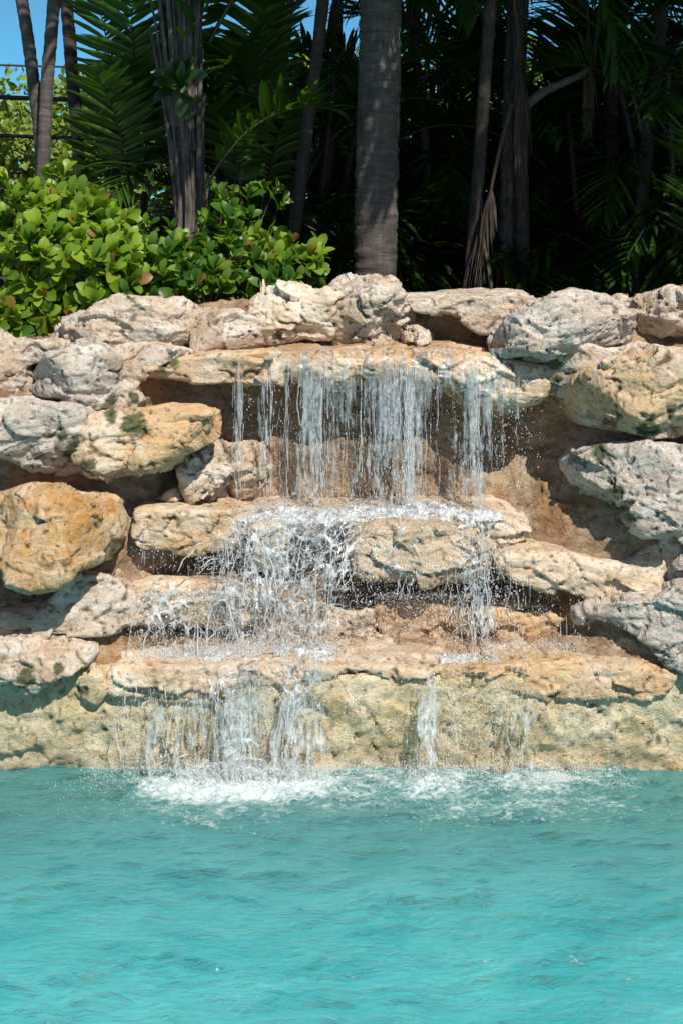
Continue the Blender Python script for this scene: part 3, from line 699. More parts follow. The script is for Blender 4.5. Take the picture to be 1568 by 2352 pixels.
# ---- hedge shrubs: shoots with a whorl of glossy leaves
def shrub(label, blobs, n_shoots, seed, leafL=.122, mat='hedge', name='hedge_shrub', cat='shrub', group='shrubs of the hedge behind the wall', tint_shift=0.0, stems=True):
    rs = np.random.RandomState(seed)
    acc = Acc()
    vol = np.array([b[3] * b[4] * b[5] for b in blobs]) ** .67; vol /= vol.sum()
    base = np.array([np.average([b[0] for b in blobs], weights=vol), np.average([b[1] for b in blobs], weights=vol), 1.40])
    Ps, Ds = [], []
    for b, f in zip(blobs, vol):
        n = int(n_shoots * f)
        d = unit(rs.normal(size=(n, 3)) + np.array([.1, -.55, .35]))
        r = 1.06 - rs.rand(n, 1) ** 1.4 * .6
        Ps.append(np.array(b[:3]) + d * r * np.array(b[3:6])); Ds.append(unit(d * .8 + np.array([0, -.25, .75]) + .35 * rs.normal(size=(n, 3))))
    P = np.concatenate(Ps); D = np.concatenate(Ds)
    P += .13 * np.stack([perlin(P * 5, 1), perlin(P * 5, 2), perlin(P * 5, 3)], 1)
    LP, LD, LU, LL, LT = [], [], [], [], []
    for k in range(8):
        az = k * 2.4 + rs.rand(len(P)) * .8
        ref = unit(np.cross(D, np.array([.3, .2, .9]) + .01)); ref2 = np.cross(D, ref)
        out = np.cos(az)[:, None] * ref + np.sin(az)[:, None] * ref2
        sp = (.95 - .085 * k) * (1 + .3 * rs.randn(len(P)))
        dd = unit(D * np.cos(sp)[:, None] + out * np.sin(sp)[:, None] + .12 * rs.normal(size=(len(P), 3)))
        LP.append(P + D * (.010 * k)); LD.append(dd); LU.append(unit(D - out * .2 + .25 * rs.normal(size=(len(P), 3))))
        LL.append(leafL * (1.0 - .035 * k) * rs.uniform(.5, 1.25, len(P)))
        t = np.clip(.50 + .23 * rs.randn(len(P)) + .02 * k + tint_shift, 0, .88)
        yg = (rs.rand(len(P)) < .035 + .02 * (k > 5)); t = np.where(yg, rs.uniform(.91, 1.0, len(P)), t); LT.append(t)
    scatter_leaves(acc, np.concatenate(LP), np.concatenate(LD), np.concatenate(LU), np.concatenate(LL), np.concatenate(LT), 'ovate')
    root = thing(name, base, label, cat, group)
    me = acc.mesh('foliage', [ML[mat]])
    me.transform(Matrix.Translation(-Vector(base)))
    obj('foliage', me, root)
    if stems:
        a2 = Acc()
        for i in rs.choice(len(P), min(70, len(P)), replace=False):
            p0 = base + np.array([rs.uniform(-.1, .1), rs.uniform(-.05, .1), 0]); p1 = P[i]
            mid = .5 * (p0 + p1) + np.array([0, 0, .12]) + .04 * rs.normal(size=3)
            t = np.linspace(0, 1, 7)[:, None]
            path = (1 - t) ** 2 * p0 + 2 * t * (1 - t) * mid + t * t * p1
            a2.add(*tube(path - base, np.linspace(.009, .003, 7), 5))
        obj('stem', a2.mesh('stem', [MB['twig']]), root)
    return root

def hb(px, py, Y, rx, ry, rz): c = W(px, py, Y); return (c[0], c[1], c[2], rx, ry, rz)
shrub('bright leafy shrub at the left edge, spilling down behind the pale crumbly rock', [hb(20,600,7.45,.42,.34,.36), hb(30,740,7.15,.26,.2,.26), hb(-60,760,7.1,.3,.2,.3), hb(-90,560,7.6,.4,.35,.42)], 250, 1, tint_shift=.10)
shrub('tallest bright part of the hedge with reddish young leaf tips, under the slim trunks', [hb(150,560,7.5,.30,.34,.27), hb(215,640,7.25,.26,.26,.26), hb(110,650,7.2,.2,.2,.25)], 250, 2, tint_shift=.08)
shrub('half shaded shrub in front of the shaggy fibrous palm trunk', [hb(330,630,7.45,.26,.30,.22), hb(400,660,7.25,.26,.25,.16), hb(320,690,7.1,.2,.15,.12)], 125, 3, tint_shift=-.30, leafL=.10)  # darker leaf tint paints in shade, here and on the next two shrubs
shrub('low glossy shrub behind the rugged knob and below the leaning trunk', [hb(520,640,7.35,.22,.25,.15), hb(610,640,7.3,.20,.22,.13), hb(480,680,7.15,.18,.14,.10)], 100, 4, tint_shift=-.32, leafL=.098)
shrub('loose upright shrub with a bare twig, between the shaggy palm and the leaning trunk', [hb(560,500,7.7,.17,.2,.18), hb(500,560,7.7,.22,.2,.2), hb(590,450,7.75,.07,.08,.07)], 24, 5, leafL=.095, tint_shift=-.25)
shrub('small shaded sprig of leaves right at the foot of the leaning trunk', [hb(690,620,7.35,.10,.12,.08), hb(640,590,7.4,.12,.12,.1)], 40, 6)

# ---- palm fronds
def frond_mesh(name, L, pairs, leafL, leafW, a0, droop, seed, vee=.35, hang=.35, fwd=.9, mat='palm', bare=.18, collapse=0.0):
    rs = np.random.RandomState(seed)
    K = 26; s = np.linspace(0, 1, K)
    ang = a0 - droop * s ** 1.4
    ds = L / (K - 1)
    x = np.r_[0, np.cumsum(np.cos(ang[:-1]) * ds)]; z = np.r_[0, np.cumsum(np.sin(ang[:-1]) * ds)]
    path = np.stack([x, .04 * L * np.sin(s * 2.2 + seed), z], 1)
    acc = Acc()
    V, F = tube(path, np.linspace(.018, .004, K) * (L / 2.0) ** .5, 6)
    acc.add(V, F, tint=2.0)
    T = unit(np.gradient(path, axis=0))
    for i in range(pairs):
        u = bare + (1 - bare) * (i + .5) / pairs
        f = u * (K - 1); i0 = min(int(f), K - 2); w = f - i0
        p = path[i0] * (1 - w) + path[i0 + 1] * w; t = T[i0]
        side = unit(np.cross(t, [0, 0, 1.0])); up = np.cross(side, t)
        prof = math.sin(math.pi * (.12 + .83 * (u - bare) / (1 - bare))) ** .6
        for sg in (-1, 1):
            if rs.rand() < .05: continue
            ll = leafL * prof * rs.uniform(.85, 1.1)
            d = unit(sg * side * (1 - .45 * u) + t * fwd * (.5 + .7 * u) + up * (vee + .12 * rs.randn()) + .05 * rs.normal(size=3))
            if collapse: d = unit(d * (1 - collapse) + np.array([.12 * rs.randn(), .12 * rs.randn(), -1]) * collapse)
            M = 6; q = np.linspace(0, 1, M)
            dirs = unit(d[None] + np.array([0, 0, -1.0])[None] * (hang * rs.uniform(.6, 1.5)) * (q ** 1.5)[:, None])
            lp = p + np.r_[np.zeros((1, 3)), np.cumsum(dirs[:-1] * ll / (M - 1), axis=0)]
            nb = unit(np.cross(dirs, up + .3 * side * sg)); nn = np.cross(nb, dirs)
            wd = leafW * np.array([.35, .85, 1, .85, .5, .04]) * .5 * rs.uniform(.85, 1.1)
            V = np.stack([lp + nb * wd[:, None] + nn * .35 * wd[:, None], lp, lp - nb * wd[:, None] + nn * .35 * wd[:, None]], 1).reshape(-1, 3)
            F = []
            for k in range(M - 1):
                a = 3 * k; F += [(a, a + 3, a + 4, a + 1), (a + 1, a + 4, a + 5, a + 2)]
            acc.add(V, np.array(F), tint=np.clip(.45 + .25 * rs.randn(), 0, 1))
    return acc.mesh(name, [ML[mat]])

FR = {
 'arch':  [frond_mesh('frond', 2.1, 42, .62, .042, .95, 1.9, 1), frond_mesh('frond', 1.9, 38, .58, .040, .6, 1.5, 2), frond_mesh('frond', 2.2, 44, .60, .040, 1.25, 1.9, 3)],
 'low':   [frond_mesh('frond', 1.8, 36, .55, .045, .15, 1.2, 4, hang=.6), frond_mesh('frond', 1.7, 34, .55, .045, -.25, 1.0, 5, hang=.7)],
 'broad': [frond_mesh('frond', 1.5, 22, .66, .074, .8, 1.5, 6, vee=.10, hang=.22, fwd=.35, mat='broad'), frond_mesh('frond', 1.6, 24, .62, .070, .45, 1.1, 7, vee=.10, hang=.25, fwd=.3, mat='broad'), frond_mesh('frond', 1.5, 22, .60, .068, 1.3, 1.0, 8, vee=.15, hang=.2, fwd=.45, mat='broad')],
 'dead':  [frond_mesh('dead_frond', 1.5, 34, .50, .022, -1.25, .3, 9, hang=1.6, mat='dry', bare=.35, collapse=.75), frond_mesh('dead_frond', 1.3, 26, .4, .02, -1.35, .2, 10, hang=1.5, mat='dry', bare=.4, collapse=.8)],
}
def put_frond(root, me, at, az, tilt=0.0, sc=1.0, name='frond', roll=0.0):
    o = bpy.data.objects.new(name, me); C.objects.link(o); o.parent = root
    o.location = Vector(at) - root.location
    o.rotation_euler = Euler((roll, -tilt, az), 'XYZ'); o.scale = (sc, sc, sc)
    return o

def trunk_path(pts, Y, n, seed, zbase=1.38, crown=None):
    P = [W(px, py, Y + dy) for px, py, dy in pts]
    P = np.array(sorted(P, key=lambda p: p[2]))
    d0 = (P[1] - P[0]) / max(P[1][2] - P[0][2], .05)
    P = np.concatenate([[P[0] + d0 * (zbase - P[0][2])], P])
    if crown is not None:
        d1 = (P[-1] - P[-2]) / (P[-1][2] - P[-2][2])
        P = np.concatenate([P, [P[-1] + d1 * (crown - P[-1][2])]])
    z = np.linspace(P[0][2], P[-1][2], n)
    return np.stack([np.interp(z, P[:, 2], P[:, 0]), np.interp(z, P[:, 2], P[:, 1]), z], 1)

def ringed_trunk(path, r0, r1, seed, pitch=.075, amp=.05, n=20, flare=0.0):
    s = np.r_[0, np.cumsum(np.linalg.norm(np.diff(path, axis=0), axis=1))]
    K = int(s[-1] / .012); t = np.linspace(0, s[-1], K)
    p = np.stack([np.interp(t, s, path[:, k]) for k in range(3)], 1)
    ker = np.hanning(41); ker /= ker.sum()
    for k in range(2):
        a = np.pad(p[:, k], 20, mode='reflect', reflect_type='odd'); p[:, k] = np.convolve(a, ker, 'valid')
    rs = np.random.RandomState(seed)
    ph = t / pitch + .25 * np.array([math.sin(v * 7 + seed) for v in t])
    saw = (ph % 1.0)
    r = (r0 + (r1 - r0) * t / s[-1]) * (1 + amp * (saw - .5) * 1.2) + flare * np.exp(-t / .25)
    V, F = tube(p, r, n)
    N = V[:-2] - np.repeat(p, n, axis=0)
    N = unit(N)
    V[:-2] += N * (r0 * .07 * fbm(V[:-2] * 18, 3, seed) + .012 * r0 / .1 * fbm(V[:-2] * np.array([6, 6, 30]), 3, seed + 1))[:, None]
    return V, F

def palm(name, label, trunk_pts, Y, r0, r1, crown, mat, fronds, seed, group=None, pitch=.075, amp=.05, flare=0.0, nfr=12, frsc=1.0, az0=0.0, spread=(0.15, 1.0), lean=None, cat='palm tree'):
    path = trunk_path(trunk_pts, Y, 80, seed, crown=crown)
    root = thing(name, path[0], label, cat, group)
    V, F = ringed_trunk(path, r0, r1, seed, pitch, amp, flare=flare)
    acc = Acc(); acc.add(V - path[0], F)
    obj('trunk', acc.mesh('trunk', [MB[mat]]), root)
    rs = np.random.RandomState(seed)
    top = path[-1]
    for i in range(nfr):
        az = az0 + i * 2.39996 + .25 * rs.randn()
        u = i / max(nfr - 1, 1)
        if u < .9: me = FR['arch'][rs.randint(3)] if fronds != 'broad' else FR['broad'][rs.randint(3)]
        else: me = FR['low'][rs.randint(2)] if fronds != 'broad' else FR['broad'][1]
        put_frond(root, me, top + np.array([0, 0, -.12 * u]), az, tilt=.35 * (1 - u) - .12 * u + .1 * rs.randn(), sc=frsc * rs.uniform(.85, 1.12))
    return root, path

# left: three slim trunks
g_slim = 'slim ringed palms at the left'
palm('palm_tree', 'slim ringed palm, the left one of the three, leaning onto its neighbour near the hedge', [(50,0,0),(68,110,0),(82,230,0),(92,300,0),(97,440,0)], 8.5, .040, .037, 6.3, 'grey', 'arch', 31, g_slim, nfr=11, frsc=.9)
palm('palm_tree', 'slim ringed palm, the middle one of the three, with a straight mottled trunk', [(124,0,-.1),(118,80,-.1),(108,180,-.1),(103,300,-.1),(96,440,-.1)], 8.5, .042, .037, 6.0, 'grey', 'arch', 32, g_slim, nfr=11, frsc=.9, az0=1)
palm('palm_tree', 'slim dark palm, the right one of the three, half hidden by broad fronds', [(152,0,0),(160,90,0),(168,200,0),(178,300,0),(186,440,0)], 8.9, .043, .039, 6.4, 'dark', 'arch', 33, g_slim, nfr=11, frsc=.9, az0=2)

# the shaggy palm: a core wrapped in old leaf bases
def shaggy_palm():
    Y = 8.0
    path = trunk_path([(412,0,0),(416,120,0),(424,250,0),(432,380,0),(438,480,0),(434,600,0)], Y, 80, 5, crown=5.2)
    root = thing('palm_tree', path[0], 'thick shaggy palm wrapped in grey fibrous leaf bases', 'palm tree')
    acc = Acc(); V, F = ringed_trunk(path, .045, .11, 41, .1, .02); acc.add(V - path[0], F)
    obj('trunk', acc.mesh('trunk', [MB['fibre']]), root)
    rs = np.random.RandomState(6); acc = Acc(); z0, z1 = path[0][2], path[-1][2]
    for i in range(105):
        zb = rs.uniform(z0, z1 - .5); ln = rs.uniform(.5, 1.3); th = rs.uniform(0, 2 * np.pi)
        zz = np.linspace(zb, min(zb + ln, z1 + .2), 12)
        f = (zz - z0) / (z1 - z0)
        q = np.linspace(0, 1, 12)
        rad = (.045 + .078 * f) * (rs.uniform(.9, 1.3) + .22 * q + .5 * q ** 3 * rs.uniform(0, 1.2))
        th2 = th + .10 * rs.randn() * q
        cx = np.interp(zz, path[:, 2], path[:, 0]); cy = np.interp(zz, path[:, 2], path[:, 1])
        p = np.stack([cx + rad * np.cos(th2), cy + rad * np.sin(th2), zz], 1)
        w = rs.uniform(.010, .024) * (1 - .75 * q) + .003
        acc.add(*[a - path[0] if k == 0 else a for k, a in enumerate(tube(p, w, 6, squash=.55))])
    obj('leaf_bases', acc.mesh('leaf_bases', [MB['fibre']]), root)
    top = path[-1]
    for i in range(12):
        put_frond(root, FR['arch'][i % 3], top, i * 2.4, tilt=.35 - .025 * i, sc=1.05)
    # broad fronds that arch out low on both sides
    for px, py, dy, az, tilt, k, sc in ((400,200,.1,math.pi-.2,.75,2,.85),(405,100,.1,math.pi+.5,.65,2,.8),(475,430,-.15,-.30,.28,0,.66),(470,240,.15,-.15,.65,2,.8),(465,160,.2,.25,.75,2,.9),(470,100,.1,-.5,.6,1,.9)):
        put_frond(root, FR['broad'][k], W(px, py, Y + dy), az, tilt, sc)
    # the fresh green sprig on the trunk
    acc = Acc(); rs = np.random.RandomState(9); n = 16
    c = W(416, 195, Y - .16)
    P = np.repeat(c[None], n, 0) + .02 * rs.normal(size=(n, 3)); az = rs.uniform(0, 6.28, n)
    D = np.stack([np.cos(az), -.5 + 0 * az, np.sin(az)], 1)
    scatter_leaves(acc, P - path[0], D, unit(np.array([[0, -1, .6]]) + .4 * rs.normal(size=(n, 3))), rs.uniform(.12, .22, n), rs.uniform(.1, .5, n), 'ovate', .8)
    obj('side_shoot', acc.mesh('side_shoot', [ML['shrub']]), root)
shaggy_palm()
# young palms whose broad fronds stand straight up behind the hedge
def young_palm(label, lst, Y):
    b = W(lst[0][0], 560, Y); b[2] = 1.40
    root = thing('palm_clump', b, label, 'palm clump', 'young broad leaved palms behind the hedge')
    acc = Acc()
    for px, py, dy, az, tilt, k, sc in lst:
        at = W(px, py, Y + dy)
        put_frond(root, FR['broad'][k], at, az, tilt, sc)
        t = np.linspace(0, 1, 8)[:, None]; q = b * (1 - t) + at * t; q[:, 2] += 0
        acc.add(*tube(q - b, .013, 6))
    obj('stem', acc.mesh('stem', [MB['dark']]), root)
young_palm('young palm with broad ribbed leaflets left of the shaggy palm', [(285, 455, 0.3, -1.7000000000000002, 0.1, 2, 0.59), (330, 440, 0.55, -1.5499999999999998, 0.1, 2, 0.62), (225, 470, 0.6499999999999999, -1.4500000000000002, 0.05, 2, 0.46), (300, 300, 0.4, -1.35, 0.15, 2, 0.62), (250, 260, 0.6, -1.5499999999999998, 0.2, 2, 0.53), (350, 350, 0.7, 1.75, 0.1, 2, 0.62), (275, 400, 0.8, 1.35, 0.2, 2, 0.68)], 8.15)
young_palm('young palm with broad ribbed leaflets between the shaggy palm and the leaning trunk', [(545, 470, 0.3, -1.85, 0.1, 2, 0.53), (600, 480, 0.6, -0.85, 0.1, 2, 0.59), (520, 380, 0.6, -2.25, 0.15, 2, 0.62), (575, 300, 0.5, -1.15, 0.2, 2, 0.62), (640, 420, 0.8, 1.15, 0.1, 2, 0.65), (560, 200, 0.7, -0.9500000000000001, 0.2, 2, 0.56), (610, 250, 0.8999999999999999, 0.85, 0.2, 2, 0.68)], 8.35)

# the thick palm in the middle
palm('palm_tree', 'thick straight palm with a banded grey brown trunk behind the tallest knob', [(874,0,0),(870,200,0),(865,400,0),(862,560,0),(860,700,0)], 7.65, .120, .116, 4.95, 'big', 'arch', 51, nfr=18, frsc=1.15, pitch=.05, amp=.010, flare=.012, az0=.6)
# leaning and dark trunks
palm('palm_tree', 'thin palm trunk leaning to the right between the shaggy palm and the thick palm', [(742,0,0),(728,130,0),(706,290,0),(690,420,0),(672,560,0),(660,640,0)], 8.2, .042, .036, 4.6, 'dark', 'arch', 61, nfr=12, az0=.4)
palm('palm_tree', 'dark straight palm trunk behind the leaning one', [(640,0,0),(646,130,0),(655,300,0),(665,560,0)], 9.2, .05, .045, 5.0, 'dark', 'arch', 62, nfr=14, az0=1.4)
palm('palm_tree', 'thin dark palm trunk just left of the thick palm', [(775,0,0),(772,200,0),(750,380,0),(735,600,0)], 9.6, .04, .04, 5.2, 'dark', 'arch', 63, nfr=13, az0=2.1)
g_dark = 'dark palm trunks right of the thick palm'
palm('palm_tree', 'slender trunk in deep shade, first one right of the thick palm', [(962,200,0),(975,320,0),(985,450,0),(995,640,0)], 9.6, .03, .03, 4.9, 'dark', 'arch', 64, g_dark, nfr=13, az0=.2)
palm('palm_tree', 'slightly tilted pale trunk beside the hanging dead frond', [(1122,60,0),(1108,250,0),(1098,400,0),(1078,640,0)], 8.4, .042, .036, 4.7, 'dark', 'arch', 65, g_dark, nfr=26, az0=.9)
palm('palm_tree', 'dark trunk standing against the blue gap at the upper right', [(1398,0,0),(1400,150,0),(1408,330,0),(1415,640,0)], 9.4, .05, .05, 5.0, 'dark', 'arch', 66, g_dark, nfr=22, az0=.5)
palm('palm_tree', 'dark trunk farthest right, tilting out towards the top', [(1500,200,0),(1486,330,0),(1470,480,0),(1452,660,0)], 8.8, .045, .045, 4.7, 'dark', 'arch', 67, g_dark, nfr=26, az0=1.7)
palm('palm_tree', 'brown shaded trunk wrapped in hanging dry stalks, behind the tilted pale trunk', [(1190,0,0),(1180,200,0),(1172,420,0),(1165,640,0)], 9.0, .075, .07, 4.8, 'fibre', 'arch', 68, g_dark, nfr=24, az0=2.9)

# dead fronds hanging among the dark trunks: each fell from a crown and hangs by itself
def hanging(label, px, py, Y, az, k, sc, tilt=0.0):
    p = W(px, py, Y)
    o = obj('dead_frond', FR['dead'][k], None, p); o.rotation_euler = (0, -tilt, az); o.scale = (sc, sc, sc)
    tag(o, label, 'dead frond', 'dead fronds hanging in the dark palms')
hanging('brown dead frond hanging down behind the coping stone, fanned out at its tip', 1178, 235, 8.15, 2.6, 0, .98)
hanging('dry stalk like frond hanging from the top beside the tilted pale trunk', 1150, -120, 8.3, .8, 1, .95)
hanging('thin dry frond hanging among leaves at the upper right', 1330, -100, 8.6, 1.2, 1, .8)

# the grey fallen branch in the dark
def branch():
    p = np.array([W(1190, 262, 8.5), W(1235, 215, 8.45), W(1290, 190, 8.45), W(1345, 168, 8.5), W(1368, 120, 8.6), W(1372, 40, 8.7)])
    t = np.linspace(0, 5, 40); q = np.stack([np.interp(t, np.arange(6), p[:, k]) for k in range(3)], 1)
    ker = np.ones(7) / 7
    for k in range(3): q[:, k] = np.convolve(np.pad(q[:, k], 3, mode='edge'), ker, 'valid')
    V, F = tube(q, np.linspace(.034, .012, 40), 8); V = V + .004 * np.stack([perlin(V * 30, s) for s in (1, 2, 3)], 1)
    acc = Acc(); acc.add(V - p[0], F)
    o = obj('branch', acc.mesh('branch', [MB['grey']]), None, p[0]); tag(o, 'crooked grey bare branch caught in the dark palms', 'branch', kind='thing')
branch()

# ---- clumping palms that fill the shade
def clump(label, x, Y, n, seed, sc=1.0, hz=1.38, group='bushy palms in the shade behind the trunks', kinds=('arch', 'low'), rad=.35):
    rs = np.random.RandomState(seed)
    root = thing('palm_clump', (x, Y, hz), label, 'palm clump', group)
    for i in range(n):
        az = i * 2.4 + rs.randn() * .3
        me = FR[kinds[rs.randint(len(kinds))]][rs.randint(2)]
        r = rad * math.sqrt(rs.rand()); u = rs.rand()
        at = (x + r * math.cos(az), Y + r * math.sin(az), hz + .2 + u * 1.6 * sc)
        put_frond(root, me, at, az, tilt=rs.uniform(-.3, .55), sc=sc * rs.uniform(.75, 1.1))
    a2 = Acc()
    for i in range(6):
        th = i * 1.05; b = np.array([rad * .6 * math.cos(th), rad * .6 * math.sin(th), 0])
        path = np.stack([b + np.array([.25 * math.cos(th) * q * q, .25 * math.sin(th) * q * q, 2.2 * sc * q]) for q in np.linspace(0, 1, 14)])
        a2.add(*tube(path, np.linspace(.022, .016, 14), 8))
    obj('stem', a2.mesh('stem', [MB['dark']]), root)
    return root
CL = [(-.66,9.4,20,.8,'bushy palm filling the gap behind the shaggy palm'),(-.28,9.6,20,.85,'bushy palm between the shaggy palm and the leaning trunk'),
      (.12,10.8,18,.95,'bushy palm behind the leaning trunk'),(.62,10.5,22,.95,'bushy palm just right of the thick trunk'),(1.1,10.8,26,1.05,'bushy palm behind the hanging dead frond'),
      (1.55,10.5,26,1.0,'bushy palm below the crooked bare branch'),(2.05,10.8,24,.95,'bushy palm below the blue gap at the upper right'),(2.45,10.1,28,1.0,'bushy palm at the right edge of the dark palms'),(1.75,9.6,12,.75,'low bushy palm between the tilted pale trunk and the farthest right trunk'),(2.25,8.9,14,.85,'low bushy palm at the foot of the farthest right trunk'),(3.1,9.8,24,1.2,'bushy palm beyond the right edge of the dark palms')]
for k, (x, Y, n, sc, lab) in enumerate(CL): clump(lab, x, Y, n, 100 + k, sc)

for k, (x, Y, n, sc, lab) in enumerate(((-1.3,13.6,12,.9,'sunlit palm clump far behind the shaggy palm'),(.1,14.2,14,1.0,'sunlit palm clump far behind the thick palm'),(1.5,13.8,14,1.0,'sunlit palm clump far behind the hanging dead frond'),(3.0,14.0,14,1.0,'sunlit palm clump far behind the blue gap'),(4.4,13.6,12,1.0,'sunlit palm clump far back at the right edge'))):
    clump(lab, x, Y, n, 140 + k, sc, group='sunlit palm clumps beyond the shade')
# palms added, most out of view, so their crowns shade the bed
g_roof = 'tall palms added to shade the bed'
for k, (x, Y, cr, n, lab) in enumerate(((2.35,7.2,4.75,30,'tall palm added just past the right edge to roof the dark bed'),(3.3,8.3,5.3,18,'tall palm added farther past the right edge for shade'),(1.15,8.9,5.6,18,'tall palm added deep in the shade behind the dead frond'),(2.75,7.6,5.4,26,'tallest palm added beyond the right edge to shade the dark bed'))):
    rs = np.random.RandomState(300 + k)
    px = CX + x * FPX / Y
    palm('palm_tree', lab, [(px,100,0),(px + 6,400,0),(px + 10,640,0)], Y, .05, .05, cr, 'dark', 'arch', 300 + k, g_roof, nfr=n, frsc=1.1, az0=k)

# ---- sunlit broad leaved trees beyond the palms
def tree(label, x, Y, h, cr, seed, n=2600, L=.16, shift=0.0, base=1.4):
    rs = np.random.RandomState(seed)
    root = thing('broadleaf_tree', (x, Y, base), label, 'tree', 'sunlit trees beyond the palms')
    a2 = Acc(); ends = []
    path = np.stack([np.array([.15 * math.sin(q * 3 + seed), .1 * q, q * h * .5]) for q in np.linspace(0, 1, 10)])
    a2.add(*tube(path, np.linspace(.16, .09, 10), 8))
    for i in range(16):
        az = i * 2.4; q0 = path[3 + i % 7]
        e = np.array([math.cos(az) * cr * rs.uniform(.4, .85), math.sin(az) * cr * rs.uniform(.4, .85), h * rs.uniform(.45, .92)])
        t = np.linspace(0, 1, 9)[:, None]; mid = .5 * (q0 + e) + np.array([0, 0, -.1 * h]) + .1 * rs.normal(size=3)
        pp = (1 - t) ** 2 * q0 + 2 * t * (1 - t) * mid + t * t * e
        pp += .05 * rs.normal(size=pp.shape)
        a2.add(*tube(pp, np.linspace(.06, .012, 9), 6)); ends.append(e)
    obj('trunk', a2.mesh('trunk', [MB['twig']]), root)
    acc = Acc(); m = n // len(ends)
    for e in ends:
        r = cr * rs.uniform(.22, .42)
        d = unit(rs.normal(size=(m, 3))); rr = rs.rand(m, 1) ** .45
        P = e + d * rr * np.array([r, r, r * .7])
        scatter_leaves(acc, P, unit(d + .8 * rs.normal(size=(m, 3))), unit(np.array([[0, -.4, 1]]) + .6 * rs.normal(size=(m, 3))), rs.uniform(.6, 1.2, m) * L, np.clip(.5 + .25 * rs.randn(m) + shift, 0, 1), 'simple', 1.2)
    obj('crown', acc.mesh('crown', [ML['far']]), root)
    return root
tree('sunlit light green tree behind the slim trunks at the left', -4.5, 20, 2.75, 1.7, 1, 4200, .15, .1)
tree('pale green tree with bare grey limbs past the left edge', -6.9, 21, 2.7, 1.9, 2, 3600, .15, .15)
tree('sunlit low tree seen between the right slim trunk and the broad fronds', -3.0, 18.5, 2.2, 1.3, 3, 3000, .14)
tree('sunlit tree glimpsed between the shaggy palm and the thick palm', -.7, 17, 2.8, 1.6, 4, 3000, .15)
tree('sunlit tree glimpsed right of the thick palm', 1.3, 16, 2.7, 1.6, 5, 3000, .15, .1)
tree('sunlit tree glimpsed low through the dark palms at the right', 3.6, 16.5, 2.6, 1.6, 6, 3000, .15, .05)
tree('sunlit tree past the right edge behind the dark palms', 6.2, 17, 2.8, 1.8, 7, 2600, .16)

# ---- overhead cables at the left
mc = NT('black cable'); mcable = mc.done(mc.n('ShaderNodeBsdfPrincipled', {'Base Color': (.02, .02, .022), 'Roughness': .6}).outputs[0])
for pya, pyb, Y, r, lab in ((150,153,13.0,.010,'highest and thinnest black cable crossing the sky at the left'),(218,234,12.6,.022,'thick black cable across the sunlit tree, middle one of three'),(306,322,12.3,.018,'lowest black cable passing behind the slim trunks')):
    a, b = W(-900, pya - 40, Y), W(900, pyb + 30, Y)
    t = np.linspace(0, 1, 40)[:, None]; p = a * (1 - t) + b * t; p[:, 2] -= .25 * (4 * t * (1 - t))[:, 0]
    wz = W(100, (pya + pyb) / 2, Y)[2]; p[:, 2] += wz - np.interp(W(100, 0, Y)[0], p[:, 0], p[:, 2])
    acc = Acc(); acc.add(*tube(p - p[0], r, 8))
    o = obj('overhead_cable', acc.mesh('overhead_cable', [mcable]), None, p[0]); tag(o, lab, 'cable', 'overhead cables at the left')
# ------------------------------------------------------------------ falling water
def fall_material(name, clear, white, seed=0):
    m = NT(name); p = m.pos(); w = m.attr('white')
    n = m.noise(m.vscale(p, (1, 1, .35)), 120, 4, .7)
    dif = m.n('ShaderNodeBsdfDiffuse', {'Color': (.95, .96, .97)})
    tl = m.n('ShaderNodeBsdfTranslucent', {'Color': (.95, .96, .97)})
    dm = m.n('ShaderNodeMixShader', {0: .35, 1: dif.outputs[0], 2: tl.outputs[0]})
    tr = m.n('ShaderNodeBsdfTransparent', {'Color': (.95, .97, .98)})
    k = m.math('ADD', clear, m.math('MULTIPLY', m.math('MULTIPLY', w, m.ramp(n, .35, .62)), white), True)
    a = m.n('ShaderNodeMixShader', {0: k, 1: tr.outputs[0], 2: dm.outputs[0]})
    gl = m.n('ShaderNodeBsdfGlossy', {'Roughness': .06, 'Normal': m.n('ShaderNodeBump', {'Height': n, 'Strength': .5, 'Distance': .004}).outputs[0]})
    fr = m.n('ShaderNodeFresnel', {'IOR': 1.33})
    return m.done(m.n('ShaderNodeMixShader', {0: m.math('ADD', m.math('MULTIPLY', fr.outputs[0], .30), .05, True), 1: a.outputs[0], 2: gl.outputs[0]}).outputs[0])
MW_SHEET = fall_material('falling water', .015, .55)
MW_STRAND = fall_material('water strands', .22, .60)
MW_WHITE = fall_material('frothing water', .04, .95)
def drop_material():
    m = NT('water drops')
    dif = m.n('ShaderNodeBsdfDiffuse', {'Color': (.96, .97, .98)}); tl = m.n('ShaderNodeBsdfTranslucent', {'Color': (.97, .98, .99)})
    a = m.n('ShaderNodeMixShader', {0: .5, 1: dif.outputs[0], 2: tl.outputs[0]})
    gl = m.n('ShaderNodeBsdfGlossy', {'Roughness': .12})
    return m.done(m.n('ShaderNodeMixShader', {0: .12, 1: a.outputs[0], 2: gl.outputs[0]}).outputs[0])
MW_DROP = drop_material()

